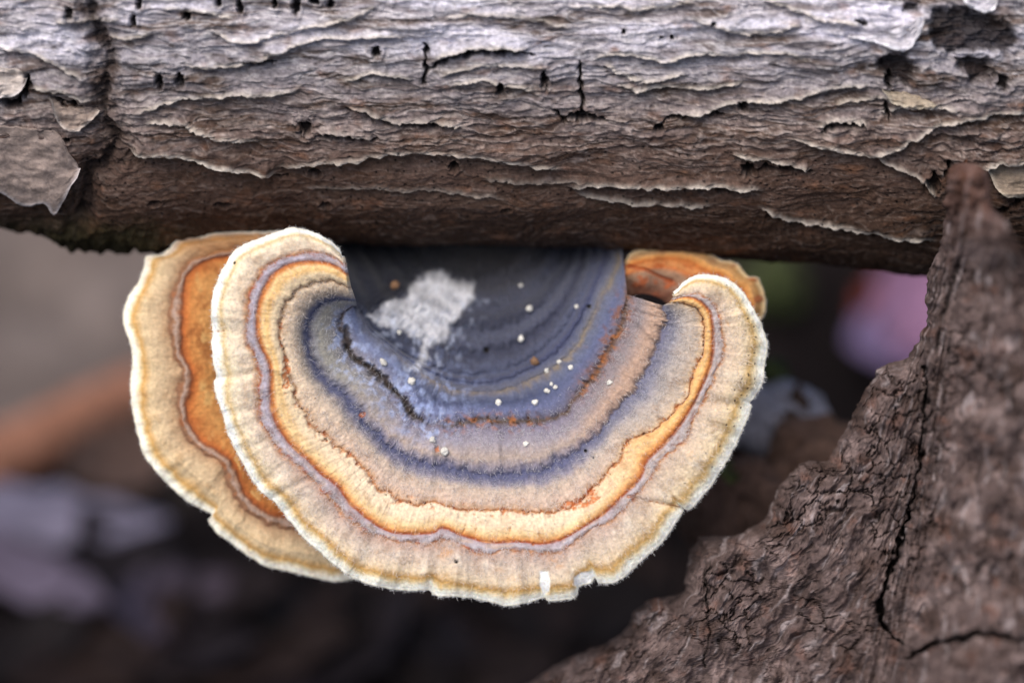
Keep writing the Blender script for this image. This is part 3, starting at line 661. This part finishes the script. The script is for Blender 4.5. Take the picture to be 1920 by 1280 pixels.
def fuzz(root, u, v, w, c, T, n, wt, length):
    nr, nc = u.shape
    pr = np.clip(wt(T[:-1, :-1], None), 0, None)
    area = np.abs((u[1:, :-1] - u[:-1, :-1]) * (v[:-1, 1:] - v[:-1, :-1]) - (v[1:, :-1] - v[:-1, :-1]) * (u[:-1, 1:] - u[:-1, :-1]))
    clump = np.clip(0.5 + 1.6 * fbm(u[:-1, :-1] / 1.2, v[:-1, :-1] / 1.2, 3, 77), 0.05, 3)
    pr = (pr * area * clump).ravel(); pr /= pr.sum()
    idx = np.random.choice(len(pr), n, p=pr); r, q = idx // (nc - 1), idx % (nc - 1)
    P = np.stack([u[r, q], v[r, q], w[r, q] - 0.02], 1)
    r2 = np.minimum(r + 3, nr - 1); r1 = np.maximum(r - 3, 0)
    D = np.stack([u[r2, q] - u[r1, q], v[r2, q] - v[r1, q], w[r2, q] - w[r1, q]], 1); D /= np.linalg.norm(D, axis=1, keepdims=True) + 1e-9
    D = D * 0.6 + np.array([0, 0, 0.45]) + 0.6 * np.random.randn(n, 3); D[:, 2] = np.abs(D[:, 2])
    L = length * np.random.uniform(.5, 1.4, n); wd = np.random.uniform(.012, .024, n)
    C = c[r, q] * 0.6 + 0.38 * np.array([.9, .87, .86])
    hair_mesh('felt_hairs', root, P, D, L, wd, C)
def rim_hairs(root, u, v, w, du, dv, n=3200):
    nc = u.shape[1]; q = np.random.randint(0, nc, n)
    P = np.stack([u[-1, q] + du[q] * .2, v[-1, q] + dv[q] * .2, w[-1, q] - np.random.uniform(0, .6, n)], 1)
    D = np.stack([du[q], dv[q], np.zeros(n)], 1) + 0.45 * np.random.randn(n, 3)
    hair_mesh('rim_hairs', root, P, D, np.random.uniform(.08, .28, n), np.random.uniform(.007, .014, n), np.full((n, 3), .85))
build_main()

# ---- the caps behind
def simple_cap(name, label, conts, tk, rays, table, depth, NS_=620, NT_=190, rimcol=(246, 236, 212), seed=1, under=1.0, hair=0, extra=None, attach=None):
    CTc = anchored(conts, rays, NS_); tk = np.array(tk)
    t = np.linspace(0, 1, NT_); s = np.linspace(0, 1, NS_)
    T = np.broadcast_to(t[:, None], (NT_, NS_)); S = np.broadcast_to(s[None], (NT_, NS_))
    j = np.clip(np.searchsorted(tk, t, side='right') - 1, 0, len(tk) - 2); f = ((t - tk[j]) / (tk[j + 1] - tk[j]))[:, None]
    px = CTc[j, :, 0] * (1 - f) + CTc[j + 1, :, 0] * f; py = CTc[j, :, 1] * (1 - f) + CTc[j + 1, :, 1] * f
    arc = np.r_[0, np.cumsum(np.hypot(*np.diff(CTc[-1], axis=0).T))]; AR = np.broadcast_to(arc[None], T.shape)
    dx = CTc[-1, :, 0] - CTc[-2, :, 0]; dy = CTc[-1, :, 1] - CTc[-2, :, 1]; dl = np.hypot(dx, dy) + 1e-6; dx, dy = dx / dl, dy / dl
    rg = 2.2 * fbm(arc / 14, arc * 0, 3, seed) + 2.5 * fbm(arc / 45, arc * 0 + 3, 2, seed + 1)
    px = px + sst(.85, 1, T) * rg * dx; py = py + sst(.85, 1, T) * rg * dy
    TT = np.clip(T + (.014 * fbm(AR / 40, T * 7, 3, seed + 2) + (.012 + .03 * gauss(T - .75, .05)) * fbm(px / 22, py / 22, 3, seed + 7)) * (1 - sst(.97, 1, T)), 0, 1)
    w = depth(T, S, px, py)
    for a, b in zip(tk[1:-1], tk[2:]):
        x = np.clip((TT - a) / (b - a), 0, 1); w = w + .3 * np.sin(math.pi * x) * ((TT >= a) & (TT < b))
    w = w + sst(.5, 1, T) * .5 * fbm(AR / 50, T * 3, 2, seed + 3) + .1 * fbm(px / 10, py / 10, 3, seed + 4)
    c = keyed(TT, table)
    c = c * (1 + .2 * fbm(AR / 8, T * 6, 3, seed + 5))[..., None]
    c = mix(c, c * np.array([.8, .7, .6]), .6 * sst(.05, .5, fbm(px / 32, py / 32, 4, seed + 6)))
    if extra: c, w = extra(c, w, px, py, T, S)
    u, v = unproj(px, py, w)
    root = empty(name, tow(u[0].mean(), v[0].mean(), w[0].mean())); tag(root, label, 'fungus')
    ou, ov = u[-1], v[-1]; k = NT_ - 10; du, dv = ou - u[k], ov - v[k]; d2 = np.hypot(du, dv) + 1e-6; du, dv = du / d2, dv / d2
    R = [(u, v, w, c)]
    for a in (30, 60, 90, 130, 170):
        a = math.radians(a); R.append(((ou + du * .32 * math.sin(a))[None], (ov + dv * .32 * math.sin(a))[None], (w[-1] - .4 * (1 - math.cos(a)))[None], np.broadcast_to(lin(rimcol), (1, NS_, 3))))
    for tt in (.95, .85, .6, .3, .05):
        k = int(tt * (NT_ - 1)); R.append((u[k][None], v[k][None], w[k][None] - under * (.8 + 1.6 * (1 - tt)), np.broadcast_to(lin((220, 204, 176)), (1, NS_, 3))))
    U, Vv, Ww = (np.vstack([r[i] for r in R]) for i in range(3)); Cc = np.concatenate([r[3] for r in R])
    mesh_obj('cap', tow(U, Vv, Ww).reshape(-1, 3), grid_faces(U.shape[0], NS_), M_cap, root, col=Cc)
    if hair: rim_hairs(root, u, v, w, du, dv, hair)
    return root
# left cap, half hidden behind the big one
G2 = [(560,440),(520,438),(480,438),(410,440),(380,446),(339,450),(322,466),(306,478),(279,482),(274,503),(265,530),(244,559),(235,604),(252,655),(249,722),(256,781),(271,843),(293,877),(327,912),(356,937),(398,959),(394,974),(415,999),(459,1031),(499,1056),(552,1068),(615,1084),(665,1080),(730,1050),(790,980)]
E2 = [(562,452),(530,455),(480,462),(420,470),(375,482),(348,497),(330,530),(318,568),(318,628),(330,678),(342,695),(331,723),(335,776),(337,792),(352,824),(381,848),(412,868),(427,909),(452,946),(487,974),(521,990),(559,994),(610,1000),(660,990),(720,950)]
D2 = [(564,464),(530,470),(490,474),(430,480),(386,490),(352,518),(344,553),(342,628),(346,669),(362,698),(360,728),(350,760),(357,796),(381,826),(415,848),(440,873),(459,921),(490,952),(534,967),(590,970),(640,960),(690,920)]
C2 = [(566,480),(540,490),(500,500),(450,512),(420,530),(405,560),(400,630),(405,680),(412,730),(430,790),(470,840),(500,880),(540,910),(600,920),(660,890)]
H2 = [(575,500),(565,515),(555,540),(540,580),(540,640),(550,700),(580,760),(620,800),(660,800)]
T2 = [(0,(150,100,60)),(.3,(204,146,84)),(.5,(208,154,92)),(.62,(196,132,72)),(.66,(188,112,56)),(.69,(160,88,46)),(.705,(150,96,64)),(.72,(172,138,116)),(.745,(174,150,136)),(.762,(146,108,80)),(.785,(128,90,66)),(.805,(184,152,118)),(.86,(206,180,144)),(.92,(214,188,148)),(.955,(204,158,92)),(.968,(226,200,150)),(.985,(248,238,216)),(1,(252,246,230))]
def dep2(T, S, px, py):
    return np.interp(T, [0, .4, .7, .9, 1], [-8.5, -7.2, -5.8, -5.2, -6.0]) - 3.0 * sst(640, 430, py) - 1.0 * sst(850, 1080, py)
def ex2(c, w, px, py, T, S):
    top = sst(560, 440, py) * sst(.72, .8, T); c = mix(c, lin((176, 118, 64)), .75 * top * sst(.25, .15, S)); 
    c = mix(c, lin((156, 92, 46)), .7 * sst(.0, .4, fbm(px / 40, py / 40, 4, 200)) * (T < .68)); c = mix(c, lin((226, 186, 120)), .6 * sst(.1, .4, fbm(px / 34, py / 50, 4, 201)) * (T < .66)); c = mix(c, lin((158, 92, 50)), .6 * sst(.1, .4, fbm(px / 26, py / 26, 3, 202)) * gauss(T - .77, .03)); return c, w
simple_cap('bracket_fungus', 'tan and orange bracket fungus with pale wavy rim tucked behind the large one', [H2, C2, D2, E2, G2], [0, .45, .69, .79, 1], [[(560,560),(420,530),(279,482)], [(540,620),(400,620),(236,610)], [(550,700),(420,760),(262,800)], [(580,760),(480,850),(396,965)], [(620,800),(560,910),(560,1070)]], T2, dep2, seed=210, hair=1500, extra=ex2)
# small orange cap at the right heel
G3 = [(1172,494),(1180,482),(1197,474),(1240,468),(1279,466),(1321,473),(1347,490),(1377,496),(1397,518),(1417,524),(1428,552),(1431,577),(1421,600),(1390,640),(1340,660)]
D3 = [(1172,506),(1185,500),(1200,496),(1240,490),(1275,494),(1305,506),(1325,520),(1345,524),(1362,540),(1378,546),(1386,566),(1386,584),(1380,604),(1350,630),(1310,640)]
H3 = [(1175,560),(1180,556),(1190,552),(1205,550),(1220,552),(1232,556),(1242,562),(1250,568),(1258,576),(1262,584),(1262,594),(1260,604),(1255,612),(1245,620),(1235,625)]
T3 = [(0,(128,92,74)),(.25,(150,116,96)),(.42,(176,140,112)),(.5,(200,120,66)),(.56,(206,140,84)),(.7,(196,112,52)),(.78,(214,150,84)),(.88,(222,168,104)),(.95,(206,150,84)),(.98,(226,188,130)),(1,(236,206,156))]
def dep3(T, S, px, py): return np.interp(T, [0, .5, .85, 1], [-9.5, -8.2, -8.0, -9.0]) - 2 * sst(520, 465, py) + 0.8 * fbm(px / 70, py / 50, 2, 220)
def ex3(c, w, px, py, T, S):
    d, _, _ = polydist(px, py, [(1172,498),(1210,505),(1240,520),(1262,528)], 30); c = mix(c, lin((168, 84, 34)), .8 * sst(5, 1, d)); w = w - .4 * sst(5, 1, d)
    f = sst(.1, .4, fbm(px / 34, py / 26, 3, 222)); c = mix(c, lin((176, 84, 34)), .75 * f)
    f = sst(-8, 8, sdpoly(px, py, [(1178,530),(1215,540),(1262,548),(1250,570),(1200,566)], 40) + 9 * fbm(px / 14, py / 14, 3, 221)); c = mix(c, lin((104, 62, 46)), .8 * f); return c, w
simple_cap('bracket_fungus', 'small orange brown bracket fungus peeping out behind the large one under the log', [H3, D3, G3], [0, .6, 1], [[(1190,552),(1200,496),(1197,474)], [(1220,552),(1275,494),(1300,468)], [(1250,568),(1345,524),(1390,510)], [(1262,590),(1386,575),(1430,570)]], T3, dep3, NS_=320, NT_=120, rimcol=(232, 200, 150), seed=230, hair=500, extra=ex3)

# ---- grains of debris lying on the big cap
GR = [(976,534,5,0),(993,579,7,0),(977,635,8,0),(1081,575,5,0),(1003,678,9,1),(1048,678,5,0),(1070,689,6,0),(1025,694,5,0),(1025,731,7,0),(1042,726,5,0),(1003,753,7,0),(935,755,7,0),(1143,717,6,0),(772,713,8,0),(719,679,9,0),(741,535,11,1),(748,624,5,0),(833,846,10,0),(811,824,7,0),(986,832,6,0),(1034,720,4,0)]
def grains():
    rs = np.random.RandomState(11)
    for i, (x, y, r, k) in enumerate(GR):
        j = np.argmin((CAP['px'] - x) ** 2 + (CAP['py'] - y) ** 2)
        u, v, w = (CAP[q].ravel()[j] for q in 'uvw'); rr = r * MMPP * 0.85
        bm = bmesh.new(); bmesh.ops.create_icosphere(bm, subdivisions=3, radius=1)
        P = np.array([q.co[:] for q in bm.verts]); F = np.array([[a.index for a in f.verts] for f in bm.faces]); bm.free()
        n = 1 + .75 * fbm(P[:, 0] * 1.3 + i * 3, P[:, 1] * 1.3 + P[:, 2], 3, 300 + i); P = P * n[:, None] * np.array([1, rs.uniform(.7, 1.2), .75]) * rr
        a = rs.uniform(0, 3); P[:, :2] = P[:, :2] @ np.array([[math.cos(a), -math.sin(a)], [math.sin(a), math.cos(a)]])
        P += np.array([u, v, w + rr * .35])
        c0 = lin((140, 106, 78)) if k else lin((226, 222, 212))
        o = mesh_obj('debris_grain', tow(P[:, 0], P[:, 1], P[:, 2]), F, M_grain, None, loc=tow(u, v, w), col=np.tile(c0, (len(P), 1)) * rs.uniform(.8, 1.1))
        if k: tag(o, 'small tan crumb lying on the dark centre of the large fungus', 'crumb', 'tan crumbs on the large fungus')
        else: tag(o, 'tiny white grain lying on the blue grey centre of the large fungus', 'grain', 'white grains on the large fungus')
grains()

# ================================================================== THE STUMP ON THE RIGHT
SL = np.array([(1812,305),(1795,307),(1780,316),(1773,338),(1771,380),(1773,415),(1765,453),(1752,485),(1739,514),(1735,560),(1739,598),(1719,644),(1708,667),(1690,676),(1658,683),(1635,706),(1605,767),(1574,820),(1551,859),(1540,864),(1505,867),(1467,905),(1436,966),(1410,988),(1383,1003),(1330,1005),(1306,1010),(1291,1050),(1284,1104),(1250,1118),(1207,1130),(1153,1195),(1077,1228),(1000,1274),(930,1330),(860,1420),(820,1700),(800,2100),(760,2900)], float)
SR = np.array([(300,1822),(312,1835),(323,1844),(350,1852),(392,1856),(410,1880),(422,1896),(450,1908),(484,1922),(560,1980),(700,2120),(1000,2300),(2900,2500)], float)
def build_stump():
    root = empty('rotten_stump', tow(48, -112, -4)); root.location.z = 0.0
    tag(root, 'broken brown rotten stump with cracked wood rising to a blunt spike', 'stump')
    nx = 600
    sl = smooth_poly(SL[:35], 640); sl = np.vstack([sl, [(850,1500),(838,1600),(822,1750),(808,1950),(800,2150),(780,2500),(760,2900)]])
    ii = np.arange(len(sl))
    jag = 4 * fbm(ii / 9., ii * 0, 3, 400) + 4 * fbm(ii / 32., ii * 0 + 2, 2, 401)
    sl[:, 0] += jag * sst(6, 30, ii); sl[:, 1] += .6 * jag * sst(6, 30, ii)
    key = np.array([(1812,305,1814,305),(1795,307,1838,309),(1780,316,1850,320),(1773,338,1856,342),(1771,380,1858,388),(1773,415,1886,414),(1752,485,1922,484),(1739,514,1950,530),(1739,598,2010,650),(1658,683,2070,850),(1551,859,2150,1200),(1383,1003,2150,1650),(1207,1130,2000,2050),(1000,1274,1760,2400),(860,1420,1500,2600),(800,2150,1200,2800),(760,2900,1000,2900)], float)
    ki = np.array([np.argmin((sl[:, 0] - k[0]) ** 2 + (sl[:, 1] - k[1]) ** 2) for k in key]); ki[0] = 0; ki[-1] = len(sl) - 1
    er = np.stack([np.interp(ii, ki, key[:, 2]), np.interp(ii, ki, key[:, 3])], 1)
    # dense columns where the picture looks, sparse ones beyond
    d_ = er - sl
    tx = np.where(d_[:, 0] > 1, (1965 - sl[:, 0]) / np.maximum(d_[:, 0], 1), 9); ty = np.where(d_[:, 1] > 1, (1312 - sl[:, 1]) / np.maximum(d_[:, 1], 1), 9)
    ex = np.clip(np.minimum(tx, ty), .12, 1); ex = np.convolve(np.r_[np.full(12, ex[0]), ex, np.full(12, ex[-1])], np.ones(25) / 25, 'valid')
    nd = int(nx * .93)
    e = np.concatenate([ex[:, None] * np.linspace(0, 1, nd)[None] ** 1.05, ex[:, None] + (1 - ex)[:, None] * np.linspace(0, 1, nx - nd + 1)[None, 1:]], 1)
    X = sl[:, :1] + d_[:, :1] * e; Y = sl[:, 1:] + d_[:, 1:] * e
    yy = sl[:, 1]
    # depth: the face leans back to the left, the right half bulges forward past a ridge
    ridge = np.interp(Y, [300, 500, 600, 750, 900, 1000, 1180, 1300], [1760, 1770, 1752, 1742, 1722, 1700, 1668, 1650])
    face = np.interp(X, [800, 1050, 1200, 1300, 1500, 1680, 1800], [-14, -9, -5, -2.5, 0, 2.5, 4]) + np.interp(Y, [300, 700, 1000, 1280, 1500, 2900], [4, 1.5, 0, 2, 6, 40])
    bul = 9 * sst(-30, 130, X - ridge) + 4 * sst(60, 250, X - ridge)
    w = face + bul
    w = np.where(Y < 560, np.maximum(w, 0) * 1 + np.interp(Y, [300, 440, 560], [4.5, 3.5, 0]), w)
    # rounding of both edges
    dso, _, _ = polydist(X, Y, sl[::5], 130); dso = np.minimum(dso, 130)
    wd = np.interp(Y, [300, 420, 560, 700, 1000, 1300], [26, 34, 44, 60, 80, 100])
    w -= 8.0 * (1 - np.sqrt(np.clip(1 - (1 - np.clip(dso / wd, 0, 1)) ** 2, 0, 1)))
    dsr, _, _ = polydist(X, Y, er[:ki[5]:4], 60); w -= 6.0 * (1 - np.sqrt(np.clip(1 - (1 - np.clip(dsr / 34, 0, 1)) ** 2, 0, 1)))
    # relief
    a = np.radians(58 + 26 * sst(-60, 60, X - ridge)); ca, sa = np.cos(a), np.sin(a)
    flow = np.where(X < ridge, 1, 0)
    p = X * ca - Y * sa; r = X * sa + Y * ca            # p runs up the slope
    wx = X + 22 * fbm(X / 60, Y / 60, 3, 410); wy = Y + 22 * fbm(X / 60, Y / 60, 3, 411)
    pw = wx * ca - wy * sa; rw_ = wx * sa + wy * ca
    h = 2.6 * fbm(X / 140, Y / 150, 3, 412) + 1.5 * fbm(X / 52, Y / 60, 4, 413)
    h += 1.3 * ridged(pw / 210, rw_ / 46, 3, 414) + .5 * ridged(pw / 70 + .6 * fbm(X / 40, Y / 40, 2, 441), rw_ / 14 + .8 * fbm(X / 50, Y / 50, 3, 442), 3, 434) * (1 - .6 * sst(0, 80, X - ridge))
    vx = wx + 16 * fbm(X / 18, Y / 18, 3, 435); vy = wy + 16 * fbm(X / 18, Y / 18, 3, 436)
    f1, f2, idn = worley(vx / 44, vy / 34, 415); ck = sst(.13, .0, f2 - f1) * sst(.0, .35, fbm(X / 110, Y / 110, 2, 416) + .5 * gauss(np.hypot(X - 1620, Y - 850), 190))
    g1, g2, idg = worley(vx / 15, vy / 13, 417); ck2 = sst(.16, .0, g2 - g1) * sst(.05, .35, fbm(X / 70, Y / 60, 2, 418))
    h += .4 * (idn - .5) * sst(0, .3, ck.max() * fbm(X / 90, Y / 90, 2, 437) + .2) + .12 * (idg - .5) - .85 * ck - .3 * ck2 + .38 * fbm(pw / 46 + fbm(X / 30, Y / 30, 2, 443), rw_ / 11 + 1.4 * fbm(X / 34, Y / 34, 3, 444), 4, 419) * (1 - .4 * sst(0, 80, X - ridge)) + .14 * fbm(X / 9, Y / 9, 3, 431)
    c = np.empty(X.shape + (3,)); c[:] = lin((94, 79, 76))
    c = mix(c, lin((134, 116, 112)), sst(-.1, .45, fbm(X / 60, Y / 50, 4, 420)))
    c = mix(c, lin((70, 54, 48)), .8 * sst(0, .5, fbm(X / 75, Y / 60, 4, 421)))
    c = mix(c, lin((130, 90, 74)), .4 * sst(.12, .5, fbm(X / 46, Y / 40, 4, 422)))
    c = mix(c, lin((176, 164, 164)), .6 * sst(.12, .5, fbm(pw / 60, rw_ / 15, 4, 423)))
    c = mix(c, lin((46, 36, 33)), .7 * sst(.15, .5, fbm(pw / 90, rw_ / 16, 4, 432)))
    c = c * (1.0 + .35 * fbm(X / 8, Y / 8, 3, 424))[..., None]
    c = mix(c, lin((112, 72, 52)), .55 * sst(480, 320, Y))
    c = mix(c, lin((52, 40, 36)), .7 * np.clip(ck + .4 * ck2, 0, 1))
    XJ = X + 16 * fbm(X / 26, Y / 26, 3, 438); YJ = Y + 12 * fbm(X / 26, Y / 26, 3, 439)
    for pts, hw, dep in [([(1735,690),(1738,760),(1728,850),(1712,930),(1695,985)], 4, 1.2), ([(1700,960),(1688,1030),(1660,1090),(1648,1140),(1668,1190),(1690,1205)], 10, 3.2), ([(1330,1060),(1322,1110),(1330,1180),(1318,1250)], 3, .7), ([(1700,1230),(1780,1200),(1860,1190),(1930,1205)], 9, 2.2)]:
        d, sg, al = polydist(XJ, YJ, smooth_poly(pts, 60), 60); h += .25 * dep * np.where(sg > 0, gauss(d, 35), 0) * (d < 900); wv = hw * (.6 + .8 * perlin(X / 20, Y / 20, 430)) * (.3 + .7 * sst(0, .25, al) * sst(1, .75, al))
        f = sst(wv + 3, wv * .3, d); h -= dep * f; c = mix(c, lin((24, 18, 17)), .9 * f)
    w = w + h
    u, v = unproj(X, Y, w)
    # the left outline roughens, too
    u = u - .5 * gauss(dso, 30) * fbm(X / 20, Y / 20, 3, 440)
    # back side
    nb = 14; bk = []
    for i in range(1, nb):
        f = i / nb; ub = u[:, -1] * (1 - f) + u[:, 0] * f; vb = v[:, -1] * (1 - f) + v[:, 0] * f; wb = w[:, -1] * (1 - f) + w[:, 0] * f
        th = np.interp(yy, [300, 420, 700, 1300, 2900], [3, 8, 12, 18, 40]); bk.append((ub, vb, wb - th * math.sin(math.pi * f) ** .6))
    U = np.hstack([u] + [b[0][:, None] for b in bk]); Vv = np.hstack([v] + [b[1][:, None] for b in bk]); Ww = np.hstack([w] + [b[2][:, None] for b in bk])
    Cc = np.concatenate([c, np.broadcast_to(lin((80, 64, 56)), (len(yy), nb - 1, 3))], 1)
    verts = tow(U, Vv, Ww); verts[..., 2] = np.maximum(verts[..., 2], -0.02)
    nr, nc = U.shape; F = grid_faces(nr, nc, True)
    vl = verts.reshape(-1, 3); cap_c = verts[0].mean(0) + np.array([0, 0, .0006])
    vl = np.vstack([vl, cap_c]); Cl = np.vstack([Cc.reshape(-1, 3), lin((112, 72, 52))])
    tip = np.array([[i, (i + 1) % nc, len(vl) - 1, len(vl) - 1] for i in range(nc)])[:, ::-1]
    o = mesh_obj('wood', vl, F, M_stump, root, col=Cl)
    tv = np.vstack([verts[0], cap_c]); tf = np.array([[(i + 1) % nc, i, nc] for i in range(nc)])
    mesh_obj('spike_tip', tv, tf, M_stump, root, col=np.full((nc + 1, 3), lin((112, 72, 52))))
build_stump()

# ================================================================== BLURRED THINGS ON THE FLOOR BEHIND
def lump(name, label, cat, centre, size, col, mat, seed, rough=.35, sub=5, rot=0, group=None, col2=None):
    bm = bmesh.new(); bmesh.ops.create_icosphere(bm, subdivisions=sub, radius=1)
    P = np.array([q.co[:] for q in bm.verts]); F = np.array([[a.index for a in f.verts] for f in bm.faces]); bm.free()
    n = 1 + rough * fbm(P[:, 0] * 1.6 + P[:, 2] * .7 + 9, P[:, 1] * 1.6 - P[:, 2] * .9 + seed, 4, seed) + rough * .3 * ridged(P[:, 0] * 3 + P[:, 2], P[:, 1] * 3 - P[:, 2], 3, seed + 3)
    Q = P * n[:, None] * np.asarray(size); cr, sr = math.cos(rot), math.sin(rot)
    Q[:, :2] = Q[:, :2] @ np.array([[cr, sr], [-sr, cr]])
    c = np.tile(lin(col), (len(P), 1)) * (1 + .5 * fbm(P[:, 0] * 5 + P[:, 2] * 3, P[:, 1] * 5, 4, seed + 5))[:, None]
    if col2 is not None: c = mix(c, lin(col2), sst(0, .4, fbm(P[:, 0] * 2 + P[:, 2], P[:, 1] * 2 + seed, 3, seed + 8)))
    cen = np.asarray(centre); loc = cen.copy(); loc[2] = max(0, cen[2] - size[2])
    o = mesh_obj(name, Q + cen, F, mat, None, loc=loc, col=c); tag(o, label, cat, group); return o
def leaf(label, loc, length, width, yaw, pitch, roll, curl, col, seed, group=None, fold=.3, name='dead_leaf', cat='leaf'):
    n, m = 40, 20
    a = np.linspace(0, 1, n)[:, None]; b = np.linspace(-1, 1, m)[None]
    prof = np.sin(math.pi * np.clip(a, .004, .996)) ** .75 * (1 - .25 * a) * (1 + .10 * np.sin(a * 26 + seed))
    x = (a - .5) * length + 0 * b; y = b * prof * width / 2
    z = curl * length * (a - .5) ** 2 + fold * np.abs(y) + .05 * length * fbm(a * 4 + 0 * b, b * 2 + 0 * a, 3, seed) + .010 * width * np.cos(b * 9 - a * 30)
    c = np.empty((n, m, 3)); c[:] = lin(col); c *= (1 + .4 * fbm(a * 6 + 0 * b, b * 3 + 0 * a, 4, seed + 1))[..., None]; c = mix(c, np.array(lin(col)) * 1.5, .5 * gauss(np.abs(b) + 0 * a, .08))
    def tr(x, y, z):
        from mathutils import Euler
        R = np.array(Euler((roll, pitch, yaw)).to_matrix()); return np.stack([x, y, z], -1).reshape(-1, 3) @ R.T * .001
    A = tr(x, y, z); B = tr(x, y, z - .35)
    pts = np.vstack([A, B]); loc = np.asarray(loc, float).copy(); pts = pts - np.array([0, 0, pts[:, 2].min()])
    o = mesh_obj(name, pts + loc, slab_faces(n, m), M_leaf, None, loc=loc, col=np.vstack([c.reshape(-1, 3)] * 2)); tag(o, label, cat, group); return o
def tube(name, label, cat, pts, rad, col, mat, seed):
    p = np.asarray(pts, float); n = 60
    tt = np.linspace(0, 1, len(p)); q = np.stack([np.interp(np.linspace(0, 1, n), tt, p[:, i]) for i in range(3)], 1)
    d = np.gradient(q, axis=0); d /= np.linalg.norm(d, axis=1, keepdims=True)
    s1 = np.cross(d, [0, 0, 1.0]); s1 /= np.linalg.norm(s1, axis=1, keepdims=True); s2 = np.cross(d, s1)
    an = np.linspace(0, 2 * math.pi, 20, endpoint=False)[None]; tv = np.linspace(0, 1, n)[:, None]
    R = rad * (1 - .35 * tv) * (1 + .25 * fbm(tv * 14 + 0 * an, np.cos(an) * 1.5 + 0 * tv, 3, seed)) * np.clip(np.minimum(tv, 1 - tv) * 60, .05, 1)
    P = q[:, None] + s1[:, None] * (np.cos(an) * R)[..., None] + s2[:, None] * (np.sin(an) * R)[..., None]
    c = np.tile(lin(col), (n * 20, 1)) * (1 + .4 * fbm(tv * 30 + 0 * an, np.sin(an) * 2 + 0 * tv, 3, seed + 2)).reshape(-1, 1)
    o = mesh_obj(name, P.reshape(-1, 3), grid_faces(n, 20, True), mat, None, loc=q[0] - [0, 0, rad], col=c); tag(o, label, cat); return o

tube('fallen_twig', 'rust orange twig lying on pale soil behind the left fungus', 'twig', [on_floor(-260, 990, 5), on_floor(0, 862, 5), on_floor(150, 785, 6), on_floor(275, 722, 5)], .0054, (178, 124, 98), M_leaf, 500)
leaf('long grey lilac curled leaf below the rust orange twig', on_floor(110, 985, 4), 34, 9, -.12, .05, .5, .7, (146, 138, 156), 510)
leaf('folded mauve grey leaf lying lowest on the left behind the fungi', on_floor(40, 1085, 2), 34, 9, -.42, .05, .6, .8, (118, 106, 122), 520)
leaf('dim mauve leaf standing on its edge beneath the left fungus', on_floor(300, 1160, 2), 20, 12, .7, .3, .5, 1.0, (96, 84, 96), 530)
leaf('brown leaf propped beside the tip of the rust orange twig', on_floor(225, 880, 3), 22, 14, .9, .2, .3, .6, (104, 82, 72), 540)
rs = np.random.RandomState(5)
for i in range(16):  # leaf colours kept dark to stand in for low light below the fungi
    x, y = [(420,1130),(560,1180),(700,1150),(840,1220),(960,1180),(1080,1150),(480,1260),(640,1260),(900,1290),(60,1230),(180,1250),(330,1240),(1060,1240),(740,1230),(1180,1090),(250,1100)][i]
    leaf('dark brown leaf coloured for low light in the litter below the fungi', on_floor(x + rs.uniform(-20, 20), y, rs.uniform(0, 3)), rs.uniform(18, 30), rs.uniform(10, 16), rs.uniform(0, 6), rs.uniform(-.2, .3), rs.uniform(-.3, .4), rs.uniform(.2, .9), [(44,34,33),(36,30,30),(52,40,37),(40,34,38)][i % 4], 550 + i, 'dark leaves in the litter below the fungi')
# gap between fungus and stump
leaf('violet pink leaf catching light in the gap beside the stump', on_floor(1735, 565, 3), 30, 17, 1.2, -.2, .3, .4, (150, 112, 140), 600)
leaf('pale lilac striped leaf lying under the violet pink leaf', on_floor(1750, 650, 0), 28, 20, .2, .1, .2, .3, (136, 118, 156), 610)
leaf('reddish leaf edge beside the dark hollow behind the stump', on_floor(1650, 580, 1), 14, 8, .9, .1, .4, .4, (128, 62, 56), 620)
lump('wood_chunk', 'pale blue grey chunk of weathered wood in the gap behind the fungus', 'wood', PX(1462, 792, -38), (.0052, .004, .0042), (150, 150, 166), M_stump, 630, .4)
lump('wood_chunk', 'dark brown knobbly lump of rotten wood behind the stump edge', 'wood', PX(1385, 965, -27), (.0062, .005, .006), (84, 66, 60), M_stump, 640, .5)
lump('wood_chunk', 'low brown lump of rotten wood just beyond the pale grey chunk', 'wood', PX(1545, 885, -31), (.0062, .005, .005), (92, 72, 64), M_stump, 650, .5)
_p = PX(1472, 850, -40); _p = np.array([_p[0], _p[1], 0.0])
lump('wood_stub', 'dark rotten stub standing behind the stump under the pale grey chunk', 'wood', _p, (.0125, .011, .072), (66, 52, 47), M_stump, 655, .3)
for i, (x, y, w_, s, lab) in enumerate([(1446, 530, None, .0046, 'olive green moss tuft in the gap under the log'), (1436, 712, -40, .0022, 'tiny bright green moss tuft above the pale grey chunk'), (1345, 905, -25, .0022, 'dark green moss tuft behind the lower right rim of the fungus')]):
    lump('moss_tuft', lab, 'moss', on_floor(x, y, 4) if w_ is None else PX(x, y, w_), (s, s, s), (58, 62, 36), M_grain, 660 + i, .7, group=None, col2=(84, 94, 50))
